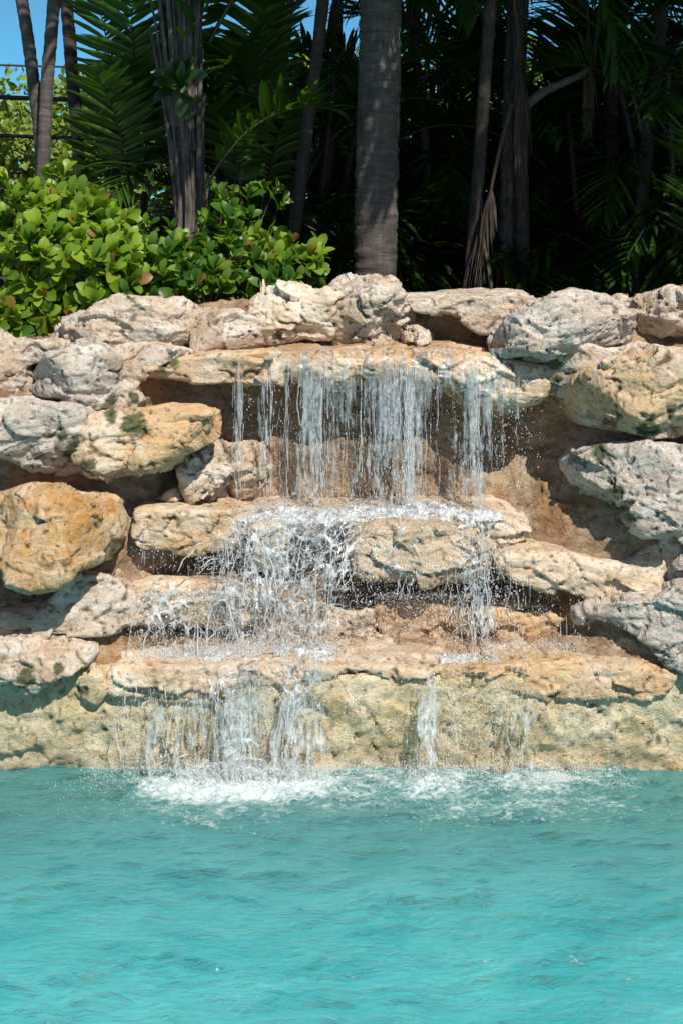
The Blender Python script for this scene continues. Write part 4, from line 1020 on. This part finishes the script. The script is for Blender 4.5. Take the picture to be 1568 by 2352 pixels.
from mathutils.bvhtree import BVHTree
def stone_tree():
    vs, fs, n = [], [], 0
    for o in C.objects:
        if o.type == 'MESH' and o.get('category') in ('rock', 'stone ledge', 'wall'):
            me = o.data; v = np.empty(len(me.vertices) * 3, np.float32); me.vertices.foreach_get('co', v)
            v = v.reshape(-1, 3) + np.array(o.location)
            f = np.empty(len(me.loops), np.int32); me.loops.foreach_get('vertex_index', f)
            vs.append(v); fs.append(f.reshape(-1, 4) + n); n += len(v)
    V = np.concatenate(vs); F = np.concatenate(fs)
    return BVHTree.FromPolygons(V.tolist(), F.tolist())
STONE = stone_tree()
def drape(x, y, z, gap=.004):
    """keep water in front of the stone it runs over"""
    sh = np.shape(x); x, y, z = np.ravel(x), np.array(np.ravel(y)), np.ravel(z)
    d = Vector((0, 1, 0))
    for i in range(len(x)):
        h = STONE.ray_cast(Vector((x[i], 4.5, z[i])), d, 3)[0]
        if h is not None and h.y - gap < y[i] : y[i] = h.y - gap if y[i] - h.y < .25 else y[i]
    return y.reshape(sh)

def film(acc, X, Z, Yf, mask, thick, white):
    """a torn film of water: X,Z,Yf grids, kept where mask > 0, thickest where mask is largest"""
    nx, nz = X.shape
    t = thick * np.sqrt(np.clip(mask, 0, 1))
    keep = mask > 0
    kq = keep[:-1, :-1] & keep[1:, :-1] & keep[1:, 1:] & keep[:-1, 1:]
    i, j = np.nonzero(kq)
    a, b, c, d = i * nz + j, (i + 1) * nz + j, (i + 1) * nz + j + 1, i * nz + j + 1
    F = np.stack([a, b, c, d], 1)
    used = np.unique(F); re = -np.ones(nx * nz, int); re[used] = np.arange(len(used)); F = re[F]
    Vf = np.stack([X.ravel(), (Yf - t).ravel(), Z.ravel()], 1)[used]
    Vb = np.stack([X.ravel(), (Yf + t).ravel(), Z.ravel()], 1)[used]
    n = len(used)
    white = white * sstep(-.05, .75, mask)
    acc.add(np.concatenate([Vf, Vb]), np.concatenate([F, F[:, ::-1] + n]), white=np.tile(white.ravel()[used], 2))

def col_x(px, Y): return (px - CX) * Y / FPX

def curtain(acc, prof, y0, z0, z1, v0, seed, step=.0032, zs=.0045, fx=34, fz=2.2, grow=.35, thick=.0035, lip=None, whiten=.0, sway=.02, bias=0.0):
    """sheet of strands over a lip: density by column, opening into strands as it falls"""
    px = np.array([p for p, d in prof], float); dn = np.array([d for p, d in prof], float)
    x0, x1 = col_x(px[0], y0), col_x(px[-1], y0)
    xs = np.arange(x0, x1, step); zz = np.arange(z0, z1, -zs)
    X, Z = np.meshgrid(xs, zz, indexing='ij')
    drop = np.clip(z0 - Z, 0, None); t = np.sqrt(2 * drop / 9.81)
    q = np.stack([X.ravel(), Z.ravel(), np.full(X.size, seed * 1.7)], 1)
    Xw = X + (sway * t / .4) * perlin(q * np.array([5, 3.0, 1]), seed).reshape(X.shape) + .005 * (t / .3) * perlin(q * np.array([20, 22, 1]), seed + 1).reshape(X.shape)
    qs = np.stack([X.ravel() * fx, Z.ravel() * fz, np.full(X.size, seed * 3.1)], 1)
    n = fbm(qs, 3, seed + 2, .6).reshape(X.shape)
    br = fbm(np.stack([X.ravel() * 60, Z.ravel() * 16, np.full(X.size, seed * 1.3)], 1), 3, seed + 3, .6).reshape(X.shape)
    D = np.interp((X - 0) * FPX / y0 + CX, px, dn)
    fall = drop / max(z0 - z1, .01)
    mask = (n * .9 + D * 1.05 - .44 - grow * fall * (.55 + .9 * (1 - D)) + bias + .55 * br * np.clip(fall * 1.5, 0, 1)) * 2.2
    mask = mask - .9 * (1 - sstep(0, .10, drop + .03 * n - .045 * (1 + perlin(np.stack([X.ravel() * 26, X.ravel() * 0 + seed, X.ravel() * 0], 1), 4).reshape(X.shape))))
    mask = np.where(D < .02, -1, mask)
    Yf = y0 - v0 * t + .018 * perlin(q * np.array([7, 2.5, 1]), seed + 5).reshape(X.shape) + .004 * perlin(q * np.array([40, 25, 1]), seed + 6).reshape(X.shape)
    if lip is not None: Yf = Yf + lip(Xw, Z)
    Yf = np.where(mask > 0, drape(Xw, np.where(mask > 0, Yf, 0), Z), Yf)
    wh = np.clip(.15 + .75 * D * np.clip(fall * 2.0, .2, 1) + .5 * br + whiten, 0, 1)
    film(acc, Xw, Z, Yf, mask, thick, wh)

def web(acc, pxa, pxb, y0, z0, z1, v0, seed, cell=.055, width=.17, skew=0.0, taper=0.0, thick=.006, dens=None, step=.0036, fade=.15):
    """splashed water torn into a web of cords and drops"""
    x0, x1 = col_x(pxa, y0), col_x(pxb, y0)
    xs = np.arange(x0, x1, step); zz = np.arange(z0, z1, -step * 1.1)
    X, Z = np.meshgrid(xs, zz, indexing='ij')
    fall = (z0 - Z) / (z0 - z1); u = (X - x0) / (x1 - x0)
    q = np.stack([X.ravel(), Z.ravel(), np.full(X.size, seed * 2.3)], 1)
    wx = .030 * perlin(q * 9, seed) + .012 * perlin(q * 28, seed + 1)
    wz = .030 * perlin(q * 9, seed + 2) + .012 * perlin(q * 28, seed + 3)
    d1, d2 = worley(np.stack([(X.ravel() + wx + skew * (z0 - Z.ravel())) / cell, (Z.ravel() + wz) / (cell * 1.35)], 1), seed)
    e1 = width * (1 + .8 * perlin(q * 12, seed + 4)) - (d2 - d1)
    c2 = cell * .42
    d1, d2 = worley(np.stack([(X.ravel() + wx * .7 + skew * (z0 - Z.ravel())) / c2, (Z.ravel() + wz) / (c2 * 1.2)], 1), seed + 9)
    e2 = width * .8 * (.6 + 1.2 * perlin(q * 10, seed + 5)) - (d2 - d1)
    m = np.maximum(e1, e2).reshape(X.shape)
    brk = fbm(q * 26, 3, seed + 6, .6).reshape(X.shape)
    edge = np.minimum(sstep(0, fade, u), sstep(1, 1 - fade, u)) * sstep(1.0, .88, fall)
    big = .5 + .8 * fbm(q * np.array([7, 4, 1]), 3, seed + 7).reshape(X.shape)
    dn = 1.0 if dens is None else dens(u, fall)
    m = m * 3.0 + .35 * brk + (edge * big * dn - .50) * .9
    m = np.where(edge * dn < .05, -1, m)
    t = np.sqrt(2 * np.clip(z0 - Z, 0, None) / 9.81)
    Xp = X * 1.0 - taper * (X - (x0 + x1) / 2) * fall
    Yf = y0 - v0 * t + .045 * perlin(q * 6, seed + 8).reshape(X.shape) + .012 * perlin(q * 24, seed + 10).reshape(X.shape)
    Yf = np.where(m > 0, drape(Xp, np.where(m > 0, Yf, 0), Z, .008), Yf)
    wh = np.clip(.55 + .5 * brk + .3 * big, 0, 1)
    film(acc, Xp, Z, Yf, m, thick, wh)

_t = (1 + 5 ** .5) / 2
_IV = unit(np.array([(-1,_t,0),(1,_t,0),(-1,-_t,0),(1,-_t,0),(0,-1,_t),(0,1,_t),(0,-1,-_t),(0,1,-_t),(_t,0,-1),(_t,0,1),(-_t,0,-1),(-_t,0,1)], float))
_IF = np.array([(0,11,5),(0,5,1),(0,1,7),(0,7,10),(0,10,11),(1,5,9),(5,11,4),(11,10,2),(10,7,6),(7,1,8),(3,9,4),(3,4,2),(3,2,6),(3,6,8),(3,8,9),(4,9,5),(2,4,11),(6,2,10),(8,6,7),(9,8,1)])
_OV = np.array([(1,0,0),(-1,0,0),(0,1,0),(0,-1,0),(0,0,1),(0,0,-1)], float)
_OF = np.array([(0,2,4),(2,1,4),(1,3,4),(3,0,4),(2,0,5),(1,2,5),(3,1,5),(0,3,5)])
def drops(acc, P, R, stretch=None, white=.8):
    small = R < .0017
    for sel, IV, IF in ((small, _OV * 1.15, _OF), (~small, _IV, _IF)):
        if sel.any(): _drops(acc, P[sel], R[sel], None if stretch is None else np.broadcast_to(stretch, R.shape)[sel], np.broadcast_to(white, R.shape)[sel], IV, IF)
def _drops(acc, P, R, stretch, white, _IV, _IF):
    n = len(P); S = np.repeat(R[:, None], 3, 1)
    if stretch is not None: S[:, 2] *= stretch
    V = P[:, None] + _IV[None] * S[:, None]
    F = (_IF[None] + (np.arange(n) * len(_IV))[:, None, None]).reshape(-1, 3)
    acc.add(V.reshape(-1, 3), F, white=np.repeat(np.broadcast_to(white, (n,)), len(_IV)))

def spray(acc, pxs, Y, py, n, seed, vz=(.3, 1.3), vx=.5, vy=.5, r=(.0006, .0019), big=.03, tmax=.30, zmin=None, white=.8):
    """drops thrown up from where water lands: each is somewhere on its ballistic path"""
    rs = np.random.RandomState(seed)
    px = rs.uniform(pxs[0], pxs[1], n) if len(pxs) == 2 else rs.normal(pxs[0], pxs[2], n)
    x = (px - CX) * Y / FPX; z = EYE - (py - HY) * Y / FPX
    t = rs.rand(n) ** 1.5 * tmax
    x = x + .02 * perlin(np.stack([x * 9, x * 0 + seed, x * 0], 1), 3)
    vzv = rs.uniform(*vz, n) * rs.rand(n) ** .5 * (.35 + 1.0 * sstep(-.3, .4, perlin(np.stack([x * 11, x * 0 + seed * 1.3, x * 0], 1), 5)))
    P = np.stack([x + vx * rs.randn(n) * t, Y - vy * np.abs(rs.randn(n)) * t + .05 * rs.randn(n) * .6, z + vzv * t - 4.9 * t * t + .008 * rs.rand(n)], 1)
    if zmin is not None: P = P[P[:, 2] > zmin]
    n = len(P)
    R = r[0] + (r[1] - r[0]) * rs.rand(n) ** 2.5
    R = np.where(rs.rand(n) < big, R * 1.7, R)
    drops(acc, P, R, rs.uniform(.8, 1.7, n), white)

def falling_drops(acc, pxs, Y, pys, n, seed, r=(.0006, .0021), vout=.10, white=.8):
    rs = np.random.RandomState(seed)
    x = (rs.uniform(pxs[0], pxs[1], n) - CX) * Y / FPX
    cl = perlin(np.stack([x * 14, x * 0 + seed, x * 0], 1), seed) > -.12
    x = x[cl]; n = len(x)
    z = EYE - (rs.uniform(pys[0], pys[1], n) - HY) * Y / FPX
    P = np.stack([x + .006 * rs.randn(n), Y - vout * rs.rand(n) + .03 * rs.randn(n), z], 1)
    R = r[0] + (r[1] - r[0]) * rs.rand(n) ** 2.2
    drops(acc, P, R, rs.uniform(1, 3.2, n), white)

def strands(acc, prof, Y, z0, z1, v0, n, seed, r=(.0008, .0024), wig=.012, beads=.8, brk=.25, drift=0.0, lip=.03, cluster=1.0):
    """single threads of water: each wanders a little, thickens into beads and breaks"""
    rs = np.random.RandomState(seed)
    px = np.array([p for p, d in prof], float); dn = np.array([d for p, d in prof], float)
    g = np.linspace(px[0], px[-1], 600); w = np.interp(g, px, dn) ** 1.5
    w = w * (.25 + sstep(-.15, .5, perlin(np.stack([g * .11, g * 0 + seed, g * 0], 1), seed)) * cluster); w /= w.sum()
    for k in range(n):
        x0 = col_x(rs.choice(g, p=w) + rs.uniform(-1, 1), Y)
        za = z0 - (rs.rand() ** 1.6 * .14 if rs.rand() < .6 else rs.rand() * .6 * (z0 - z1)); zb = z1 + rs.rand() ** 2 * .25 * (z0 - z1)
        if za - zb < .05: continue
        K = max(int((za - zb) / .006), 8)
        z = np.linspace(za, zb, K); t = np.sqrt(2 * np.clip(z0 - z, 0, None) / 9.81)
        q = np.stack([z * 7, np.full(K, k * 3.3), np.full(K, seed * 1.0)], 1)
        x = x0 + 1.5 * wig * (.3 + t * 2.2) * perlin(q, 1) + .003 * (t * 3) * perlin(q * np.array([5, 1, 1]), 2) + drift * t * (1 + .5 * rs.randn())
        y = Y - (v0 * (1 + .5 * rs.randn())) * t + .022 * rs.randn() + .008 * perlin(q, 3)
        y = drape(x, y, z, .003)
        b = perlin(q * np.array([5, 1, 1]), 4); b2 = perlin(q * np.array([1.3, 1, 1]), 5)
        rad = (r[0] + (r[1] - r[0]) * rs.rand() ** 2) * np.clip(1 + 1.15 * beads * b + .6 * b2, .10, 3.2)
        on = (b2 + .9 * b > -.42 + brk * (t * 2.6))
        wv = np.clip(.55 + .4 * b2 + .25 * rs.randn(), 0, 1)
        idx = np.nonzero(on)[0]
        if len(idx) < 3: continue
        for run in np.split(idx, np.nonzero(np.diff(idx) > 1)[0] + 1):
            if len(run) < 3: continue
            rr = rad[run].copy(); rr[0] *= .3; rr[-1] *= .5
            V, F = tube(np.stack([x[run], y[run], z[run]], 1), rr, 5, squash=.7)
            acc.add(V, F, white=np.r_[np.repeat(wv[run], 5), wv[run[0]], wv[run[-1]]])

def arcs(acc, pxs, Y, pys, n, seed, sp=(.4, 1.4), r=(.0009, .0028), dirx=0.0, ln=(.05, .13), up=(.0, .9)):
    """cords of water flung off the stone, each a piece of a thrown arc"""
    rs = np.random.RandomState(seed)
    for k in range(n):
        x = (rs.uniform(*pxs) - CX) * Y / FPX; z = EYE - (rs.uniform(*pys) - HY) * Y / FPX
        v = np.array([rs.randn() * .9 + dirx, -abs(rs.randn()) * .35, rs.uniform(*up)]) * rs.uniform(*sp)
        ta = rs.rand() * .11; L = rs.uniform(*ln); K = 16
        v_now = v + np.array([0, 0, -9.81 * ta]); tb = ta + L / max(np.linalg.norm(v_now), .4)
        t = np.linspace(ta, tb, K)[:, None]
        p = np.array([x, Y + .04 * rs.randn(), z]) + v * t + np.array([0, 0, -4.905]) * t * t
        q = np.stack([np.linspace(0, 3, K), np.full(K, k * 1.7), np.full(K, seed)], 1)
        p += .011 * np.stack([perlin(q, 1), perlin(q, 2), perlin(q, 3)], 1)
        rr = (r[0] + (r[1] - r[0]) * rs.rand() ** 1.6) * np.clip(1 + .9 * perlin(q * np.array([2.5, 1, 1]), 4), .2, 2.5) * np.sin(np.linspace(.25, 2.9, K)) ** .6
        if rs.rand() < .80:            # already torn into a chain of drops
            kk = rs.choice(K, rs.randint(5, 11), replace=False)
            _drops(acc, p[kk] + .005 * rs.normal(size=(len(kk), 3)), rr[kk] * rs.uniform(.5, 1.5, len(kk)), rs.uniform(.8, 2.0, len(kk)), np.full(len(kk), .9), _IV, _IF)
        else:
            V, F = tube(p, rr * 1.25, 5)
            acc.add(V, F, white=np.clip(.65 + .25 * rs.randn(), 0, 1))

def zof(py, Y): return EYE - (py - HY) * Y / FPX

def froth(acc, pxa, pxb, Y, py, h, w, seed, dens=.1, lump=.5, edge=.12):
    """heaped white froth where water strikes: a lumpy torn blanket along a ledge"""
    x0, x1 = col_x(pxa, Y), col_x(pxb, Y); z0 = zof(py, Y)
    xs = np.arange(x0, x1, .004); th = np.linspace(0, np.pi, 46)
    X, T = np.meshgrid(xs, th, indexing='ij')
    u = (X - x0) / (x1 - x0)
    q = np.stack([X.ravel() * 6, T.ravel() * .6, np.full(X.size, seed * 1.9)], 1)
    hh = h * (.55 + .6 * fbm(q, 3, seed).reshape(X.shape)) * np.clip(np.minimum(u, 1 - u) / edge, 0, 1) ** .5
    ww = w * (.8 + .4 * perlin(np.stack([X.ravel() * 5, X.ravel() * 0 + seed, X.ravel() * 0], 1), 2).reshape(X.shape))
    p = np.stack([X.ravel(), (Y - ww * np.cos(T) * 1.0).ravel(), (z0 + hh * np.sin(T)).ravel()], 1)
    n = np.stack([0 * X.ravel(), -np.cos(T).ravel(), np.sin(T).ravel()], 1)
    d = lump * h * fbm(p * 22, 4, seed + 1, .65) + .25 * lump * h * fbm(p * 75, 2, seed + 2, .6)
    p = p + n * d[:, None]
    m = (fbm(p * np.array([16, 16, 16]), 4, seed + 3, .65) + dens).reshape(X.shape) * 2 + .25 - .9 * (1 - np.sin(T)) * 0
    film(acc, p[:, 0].reshape(X.shape), p[:, 2].reshape(X.shape), p[:, 1].reshape(X.shape), m, .002, np.clip(.7 + .5 * m, 0, 1))

def build_falls():
    lipY = 6.345; zl = zof(822, lipY)
    acc = Acc(); st = Acc()
    prof = [(528,0),(540,.62),(560,.5),(580,.25),(600,.55),(620,.6),(640,.35),(658,.6),(672,.45),(700,.75),(730,.75),(760,.62),(790,.55),(830,.6),(862,.66),(890,.72),(905,.78),(920,.72),(935,.95),(955,.92),(975,.5),(1000,.42),(1035,.42),(1062,.55),(1080,.82),(1100,.75),(1130,.52),(1160,.46),(1185,.35),(1205,.15),(1215,0)]
    curtain(acc, [(p, d * .86) for p, d in prof], lipY, zl, zof(1172, 6.31), .11, 11, fx=30, grow=.30, thick=.002)
    curtain(acc, [(p, d * .84) for p, d in prof], lipY + .03, zof(828, lipY), zof(1172, 6.33), .08, 23, fx=55, grow=.32, thick=.002)
    strands(st, prof, lipY, zl, zof(1172, 6.31), .09, 41, 11)
    strands(st, prof, lipY + .02, zl, zof(1172, 6.32), .05, 38, 12, r=(.0006, .0014), wig=.016, brk=.6)
    curtain(acc, [(600,0),(640,.55),(700,.8),(800,.9),(1000,.9),(1150,.85),(1230,.6),(1255,0)], 6.40, zof(800, 6.40), zof(905, lipY), .02, 111, fx=40, fz=5, grow=.8, thick=.0015, sway=.0)
    rope = [(898,0),(910,.5),(925,.7),(940,1.0),(955,.9),(968,.3),(975,0)]
    strands(st, rope, lipY - .01, zof(840, lipY), zof(1172, 6.3), .08, 18, 13, r=(.0015, .0042), wig=.020, beads=.6, brk=.05, cluster=.2)
    strands(st, [(642,0),(652,.6),(662,.9),(672,0)], lipY - .01, zof(815, lipY), zof(1195, 6.26), .15, 4, 14, r=(.0012, .0022), wig=.012, beads=.3, brk=.0, cluster=0)
    strands(st, [(1068,0),(1080,.9),(1098,.9),(1112,0)], lipY - .01, zof(828, lipY), zof(1180, 6.3), .08, 7, 15, r=(.001, .003), brk=.15, cluster=.2)
    strands(st, [(700,0),(715,.9),(745,.9),(760,0)], lipY - .01, zof(828, lipY), zof(1172, 6.3), .08, 8, 16, r=(.001, .003), brk=.2, cluster=.2)
    strands(st, [(535,0),(548,.9),(565,.9),(572,0)], lipY - .01, zof(828, lipY), zof(1172, 6.3), .04, 4, 17, r=(.001, .0026), brk=.2, cluster=.2)
    strands(st, [(600,0),(612,.9),(628,.9),(636,0)], lipY - .01, zof(828, lipY), zof(1172, 6.3), .06, 4, 18, r=(.001, .0026), brk=.25, cluster=.2)
    strands(st, prof, 6.36, zof(812, 6.36), zof(885, 6.33), .04, 27, 19, r=(.0008, .0018), wig=.006, brk=0)
    o = obj('upper_waterfall', acc.mesh('upper_waterfall', [MW_SHEET]))
    tag(o, 'clear curtain of water falling from the broad lip to the second step', 'waterfall', kind='stuff')
    o = obj('water_strands', st.mesh('water_strands', [MW_STRAND]))
    tag(o, 'thin white threads of water within the upper curtain', 'waterfall', kind='stuff')
    # middle cascade
    acc = Acc(); st = Acc()
    dmid = lambda u, f: np.clip(1.12 - .30 * f, 0, 1.3)
    web(acc, 505, 835, 6.10, zof(1185, 6.10), zof(1530, 5.95), .35, 41, cell=.072, width=.145, taper=.45, dens=dmid, thick=.004, step=.003)
    web(acc, 470, 700, 6.16, zof(1190, 6.16), zof(1500, 6.0), .30, 47, cell=.058, width=.15, skew=-.85, taper=.2, dens=lambda u, f: 1.05 - .2 * f, thick=.004, step=.003)
    web(acc, 600, 850, 6.06, zof(1190, 6.06), zof(1520, 5.9), .25, 53, cell=.062, width=.155, skew=.9, taper=.35, dens=lambda u, f: 1.12 - .25 * f, thick=.004, step=.003)
    web(acc, 1035, 1150, 6.12, zof(1180, 6.12), zof(1530, 5.92), .22, 59, cell=.035, width=.18, taper=.35, dens=lambda u, f: 1.12 + 0 * u, thick=.004, step=.003)
    web(acc, 800, 1060, 6.10, zof(1180, 6.10), zof(1350, 6.0), .25, 67, cell=.042, width=.14, dens=lambda u, f: .92 - .35 * f, thick=.003, step=.003)
    web(acc, 310, 600, 6.00, zof(1345, 6.00), zof(1530, 5.86), .2, 71, cell=.045, width=.15, dens=lambda u, f: 1.02 - .15 * f, thick=.003, step=.003)
    web(acc, 1110, 1340, 6.06, zof(1390, 6.06), zof(1500, 5.98), .15, 73, cell=.036, width=.12, dens=lambda u, f: .74 + 0 * u, thick=.003, step=.003)
    flat = lambda a, b: [(a, 0), (a + 8, .8), (.5 * (a + b), 1), (b - 8, .8), (b, 0)]
    strands(st, flat(520, 830), 6.10, zof(1190, 6.10), zof(1520, 5.95), .30, 6, 21, r=(.001, .003), wig=.05, drift=.05, beads=.9)
    strands(st, flat(480, 640), 6.12, zof(1200, 6.12), zof(1480, 6.0), .25, 6, 22, r=(.001, .0028), wig=.05, drift=.25, beads=.9)
    strands(st, flat(690, 850), 6.08, zof(1200, 6.08), zof(1520, 5.95), .25, 6, 23, r=(.001, .003), wig=.05, drift=-.25, beads=.9)
    strands(st, flat(1055, 1130), 6.10, zof(1185, 6.10), zof(1530, 5.92), .22, 18, 24, r=(.001, .0032), wig=.03, beads=.9, brk=.1)
    strands(st, flat(1010, 1180), 6.12, zof(1185, 6.12), zof(1480, 5.95), .2, 14, 25, r=(.0008, .002), wig=.03, beads=.9, brk=.6)
    strands(st, [(305,0),(312,.9),(320,.4),(345,.6),(365,.5),(385,.7),(405,.5),(430,.7),(455,.6),(480,.8),(520,.9),(530,0)], 6.17, zof(1170, 6.2), zof(1335, 6.14), .06, 22, 26, r=(.0007, .0018), brk=.35)
    strands(st, flat(905, 950), 6.08, zof(1250, 6.08), zof(1375, 6.05), .1, 12, 27, r=(.001, .0028), wig=.04)
    strands(st, flat(1180, 1240), 6.02, zof(1310, 6.02), zof(1400, 6.0), .05, 8, 28, r=(.0008, .002))
    strands(st, flat(300, 620), 6.03, zof(1400, 6.03), zof(1510, 5.95), .12, 14, 29, r=(.0008, .0022), wig=.03, brk=.5)
    strands(st, flat(1110, 1335), 6.08, zof(1400, 6.08), zof(1500, 6.0), .12, 13, 30, r=(.0008, .002), wig=.02, brk=.5)
    arcs(st, (520, 800), 6.05, (1190, 1470), 460, 31)
    arcs(st, (480, 620), 6.08, (1220, 1430), 190, 32, dirx=-.3)
    arcs(st, (300, 560), 6.0, (1340, 1500), 90, 33, sp=(.3, .9))
    arcs(st, (1020, 1150), 6.05, (1200, 1500), 90, 34, sp=(.3, .9))
    arcs(st, (560, 1100), 6.22, (1165, 1195), 156, 35, up=(.4, 1.2), ln=(.02, .06))
    o = obj('middle_cascade', acc.mesh('middle_cascade', [MW_WHITE]))
    tag(o, 'white broken film of water tumbling over the second and third steps', 'cascade', kind='stuff')
    o = obj('water_cords', st.mesh('water_cords', [MW_STRAND]))
    tag(o, 'twisted cords of water flung over the second and third steps', 'cascade', kind='stuff')
    # falls from the bottom ledge to the pool
    acc = Acc(); st = Acc()
    pb = [(250,0),(262,.25),(300,.28),(330,.34),(350,.66),(375,.58),(400,.35),(440,.62),(465,.55),(490,.55),(520,.85),(560,.88),(590,.62),(620,.45),(650,.70),(690,.75),(720,.72),(745,.45),(765,0)]
    yb = 5.755; zb = zof(1545, yb)
    curtain(acc, pb, yb, zb, .0, .10, 91, fx=42, fz=4.5, grow=.26, thick=.002, whiten=-.1, sway=.06)
    web(acc, 470, 620, 5.74, zof(1510, 5.74), .01, .18, 93, cell=.045, width=.16, dens=lambda u, f: 1.0 + 0 * u, thick=.003, step=.003)
    web(acc, 640, 770, 5.74, zof(1490, 5.74), .01, .12, 95, cell=.042, width=.16, dens=lambda u, f: .98 + 0 * u, thick=.003, step=.003)
    p985 = [(940,0),(955,.35),(970,.8),(995,.88),(1012,.5),(1022,0)]
    curtain(acc, p985, yb, zb, .0, .12, 97, fx=60, fz=7, grow=.5, thick=.0025, whiten=.0, sway=.09)
    p1205 = [(1165,0),(1185,.5),(1205,.72),(1222,.6),(1245,.2),(1255,0)]
    curtain(acc, p1205, yb, zof(1560, yb), .0, .10, 99, fx=60, fz=6, grow=.45, thick=.002, whiten=.0, sway=.06)
    strands(st, pb, yb, zb, .0, .10, 44, 41, r=(.0009, .0028), wig=.03, beads=.8, brk=.35)
    strands(st, p985, yb, zb, .0, .12, 9, 42, r=(.0009, .003), wig=.05, beads=.8)
    strands(st, p1205, yb, zof(1560, yb), .0, .1, 7, 43, r=(.0009, .0026), wig=.04, beads=.8)
    strands(st, [(1040,0),(1090,.6),(1150,.3),(1300,.35),(1400,.25),(1430,0)], yb, zof(1580, yb), .02, .05, 11, 44, r=(.0006, .0014), brk=.9)
    strands(st, [(780,0),(820,.3),(930,.3),(940,0)], yb, zof(1570, yb), .02, .05, 4, 45, r=(.0006, .0012), brk=.9)
    arcs(st, (470, 760), 5.74, (1490, 1600), 96, 46, sp=(.2, .8), up=(-.2, .7))
    arcs(st, (940, 1030), 5.74, (1520, 1700), 30, 47, sp=(.2, .7), up=(-.2, .5))
    arcs(st, (340, 760), 5.70, (1735, 1765), 96, 48, sp=(.5, 1.4), up=(.4, 1.2), ln=(.02, .07))
    o = obj('lower_waterfall', acc.mesh('lower_waterfall', [MW_WHITE]))
    tag(o, 'separate white streams running off the bottom ledge into the pool', 'waterfall', kind='stuff')
    o = obj('water_trickles', st.mesh('water_trickles', [MW_STRAND]))
    tag(o, 'fine trickles and cords of water dropping from the bottom ledge', 'waterfall', kind='stuff')
    # drops in the air
    acc = Acc()
    falling_drops(acc, (530, 1215), 6.30, (860, 1170), 2600, 201)
    falling_drops(acc, (1120, 1240), 6.28, (930, 1180), 500, 202)
    falling_drops(acc, (470, 860), 6.05, (1190, 1540), 3600, 203, vout=.2)
    falling_drops(acc, (800, 1180), 6.06, (1200, 1500), 3200, 204, vout=.2)
    falling_drops(acc, (300, 560), 6.0, (1240, 1540), 1500, 205, vout=.2)
    falling_drops(acc, (1120, 1350), 6.0, (1280, 1500), 900, 206, vout=.15)
    falling_drops(acc, (260, 800), 5.72, (1520, 1750), 1800, 207, vout=.08)
    falling_drops(acc, (900, 1420), 5.72, (1530, 1770), 1200, 208, vout=.08)
    o = obj('falling_drops', acc.mesh('falling_drops', [MW_DROP]))
    tag(o, 'loose glittering drops falling in front of the stones', 'water drops', kind='stuff')
    acc = Acc()
    big = (.0006, .0021)
    spray(acc, (530, 1150), 6.27, 1180, 19500, 211, vz=(.3, 1.2), vx=.35, vy=.3, tmax=.24, r=big)
    spray(acc, (560, 1100), 6.24, 1184, 13500, 209, vz=(.1, .6), vx=.3, vy=.3, tmax=.12, r=big)
    spray(acc, (880, 1010), 6.28, 1178, 7500, 212, vz=(.4, 1.5), vx=.3, tmax=.28, r=big)
    spray(acc, (540, 780), 6.18, 1195, 9000, 213, vz=(.2, 1.0), vx=.4, tmax=.25, r=big)
    spray(acc, (300, 640), 6.10, 1360, 9000, 214, vz=(.1, .8), vx=.35, r=big)
    spray(acc, (480, 780), 5.98, 1490, 10500, 215, vz=(.2, 1.1), vx=.4, r=big)
    spray(acc, (310, 600), 5.94, 1500, 7500, 216, vz=(.1, .8), vx=.35, r=big)
    spray(acc, (1010, 1140), 5.92, 1515, 10500, 217, vz=(.2, 1.0), vx=.3, r=big)
    spray(acc, (1100, 1330), 5.98, 1485, 3000, 218, vz=(.2, .8), vx=.3)
    spray(acc, (860, 1120), 6.12, 1370, 3000, 219, vz=(.2, .9), vx=.3)
    fr = Acc()
    froth(fr, 525, 1155, 6.26, 1186, .06, .07, 301, .16)
    froth(fr, 545, 1140, 6.22, 1190, .045, .07, 308, .08)
    froth(fr, 560, 760, 6.20, 1196, .045, .06, 302, .0)
    froth(fr, 860, 1060, 6.27, 1184, .085, .06, 303, .12)
    froth(fr, 300, 640, 6.08, 1368, .03, .10, 304, -.08)
    froth(fr, 480, 770, 5.95, 1505, .04, .08, 305, -.02)
    froth(fr, 320, 560, 5.93, 1512, .03, .08, 306, -.10)
    froth(fr, 1005, 1140, 5.92, 1518, .05, .08, 307, .05)
    o = obj('froth', fr.mesh('froth', [MW_WHITE]))
    tag(o, 'white froth heaped on the steps and at the foot of the wall under the falling water', 'froth', kind='stuff')
    o = obj('splash_spray', acc.mesh('splash_spray', [MW_DROP]))
    tag(o, 'white spray thrown up where the water strikes the stone steps', 'spray', kind='stuff')
    acc = Acc()
    spray(acc, (200, 860), 5.74, 1762, 6075, 221, vz=(.2, .9), vx=.3, vy=.5, tmax=.20, zmin=-.01, r=big)
    spray(acc, (430, 760), 5.72, 1764, 6075, 222, vz=(.2, 1.1), vx=.3, vy=.4, tmax=.24, zmin=-.01, r=big)
    spray(acc, (860, 1130), 5.74, 1764, 2700, 223, vz=(.2, .9), vx=.3, vy=.5, tmax=.2, zmin=-.01, r=big)
    spray(acc, (1100, 1430), 5.74, 1766, 2700, 224, vz=(.2, .7), vx=.3, vy=.5, tmax=.18, zmin=-.01, r=big)
    spray(acc, (120, 1480), 5.5, 1800, 2025, 225, vz=(.1, .6), vx=.5, vy=.9, tmax=.2, zmin=-.01)
    o = obj('pool_spray', acc.mesh('pool_spray', [MW_DROP]))
    tag(o, 'fine spray and bubbles leaping from the foam at the foot of the wall', 'spray', kind='stuff')
build_falls()
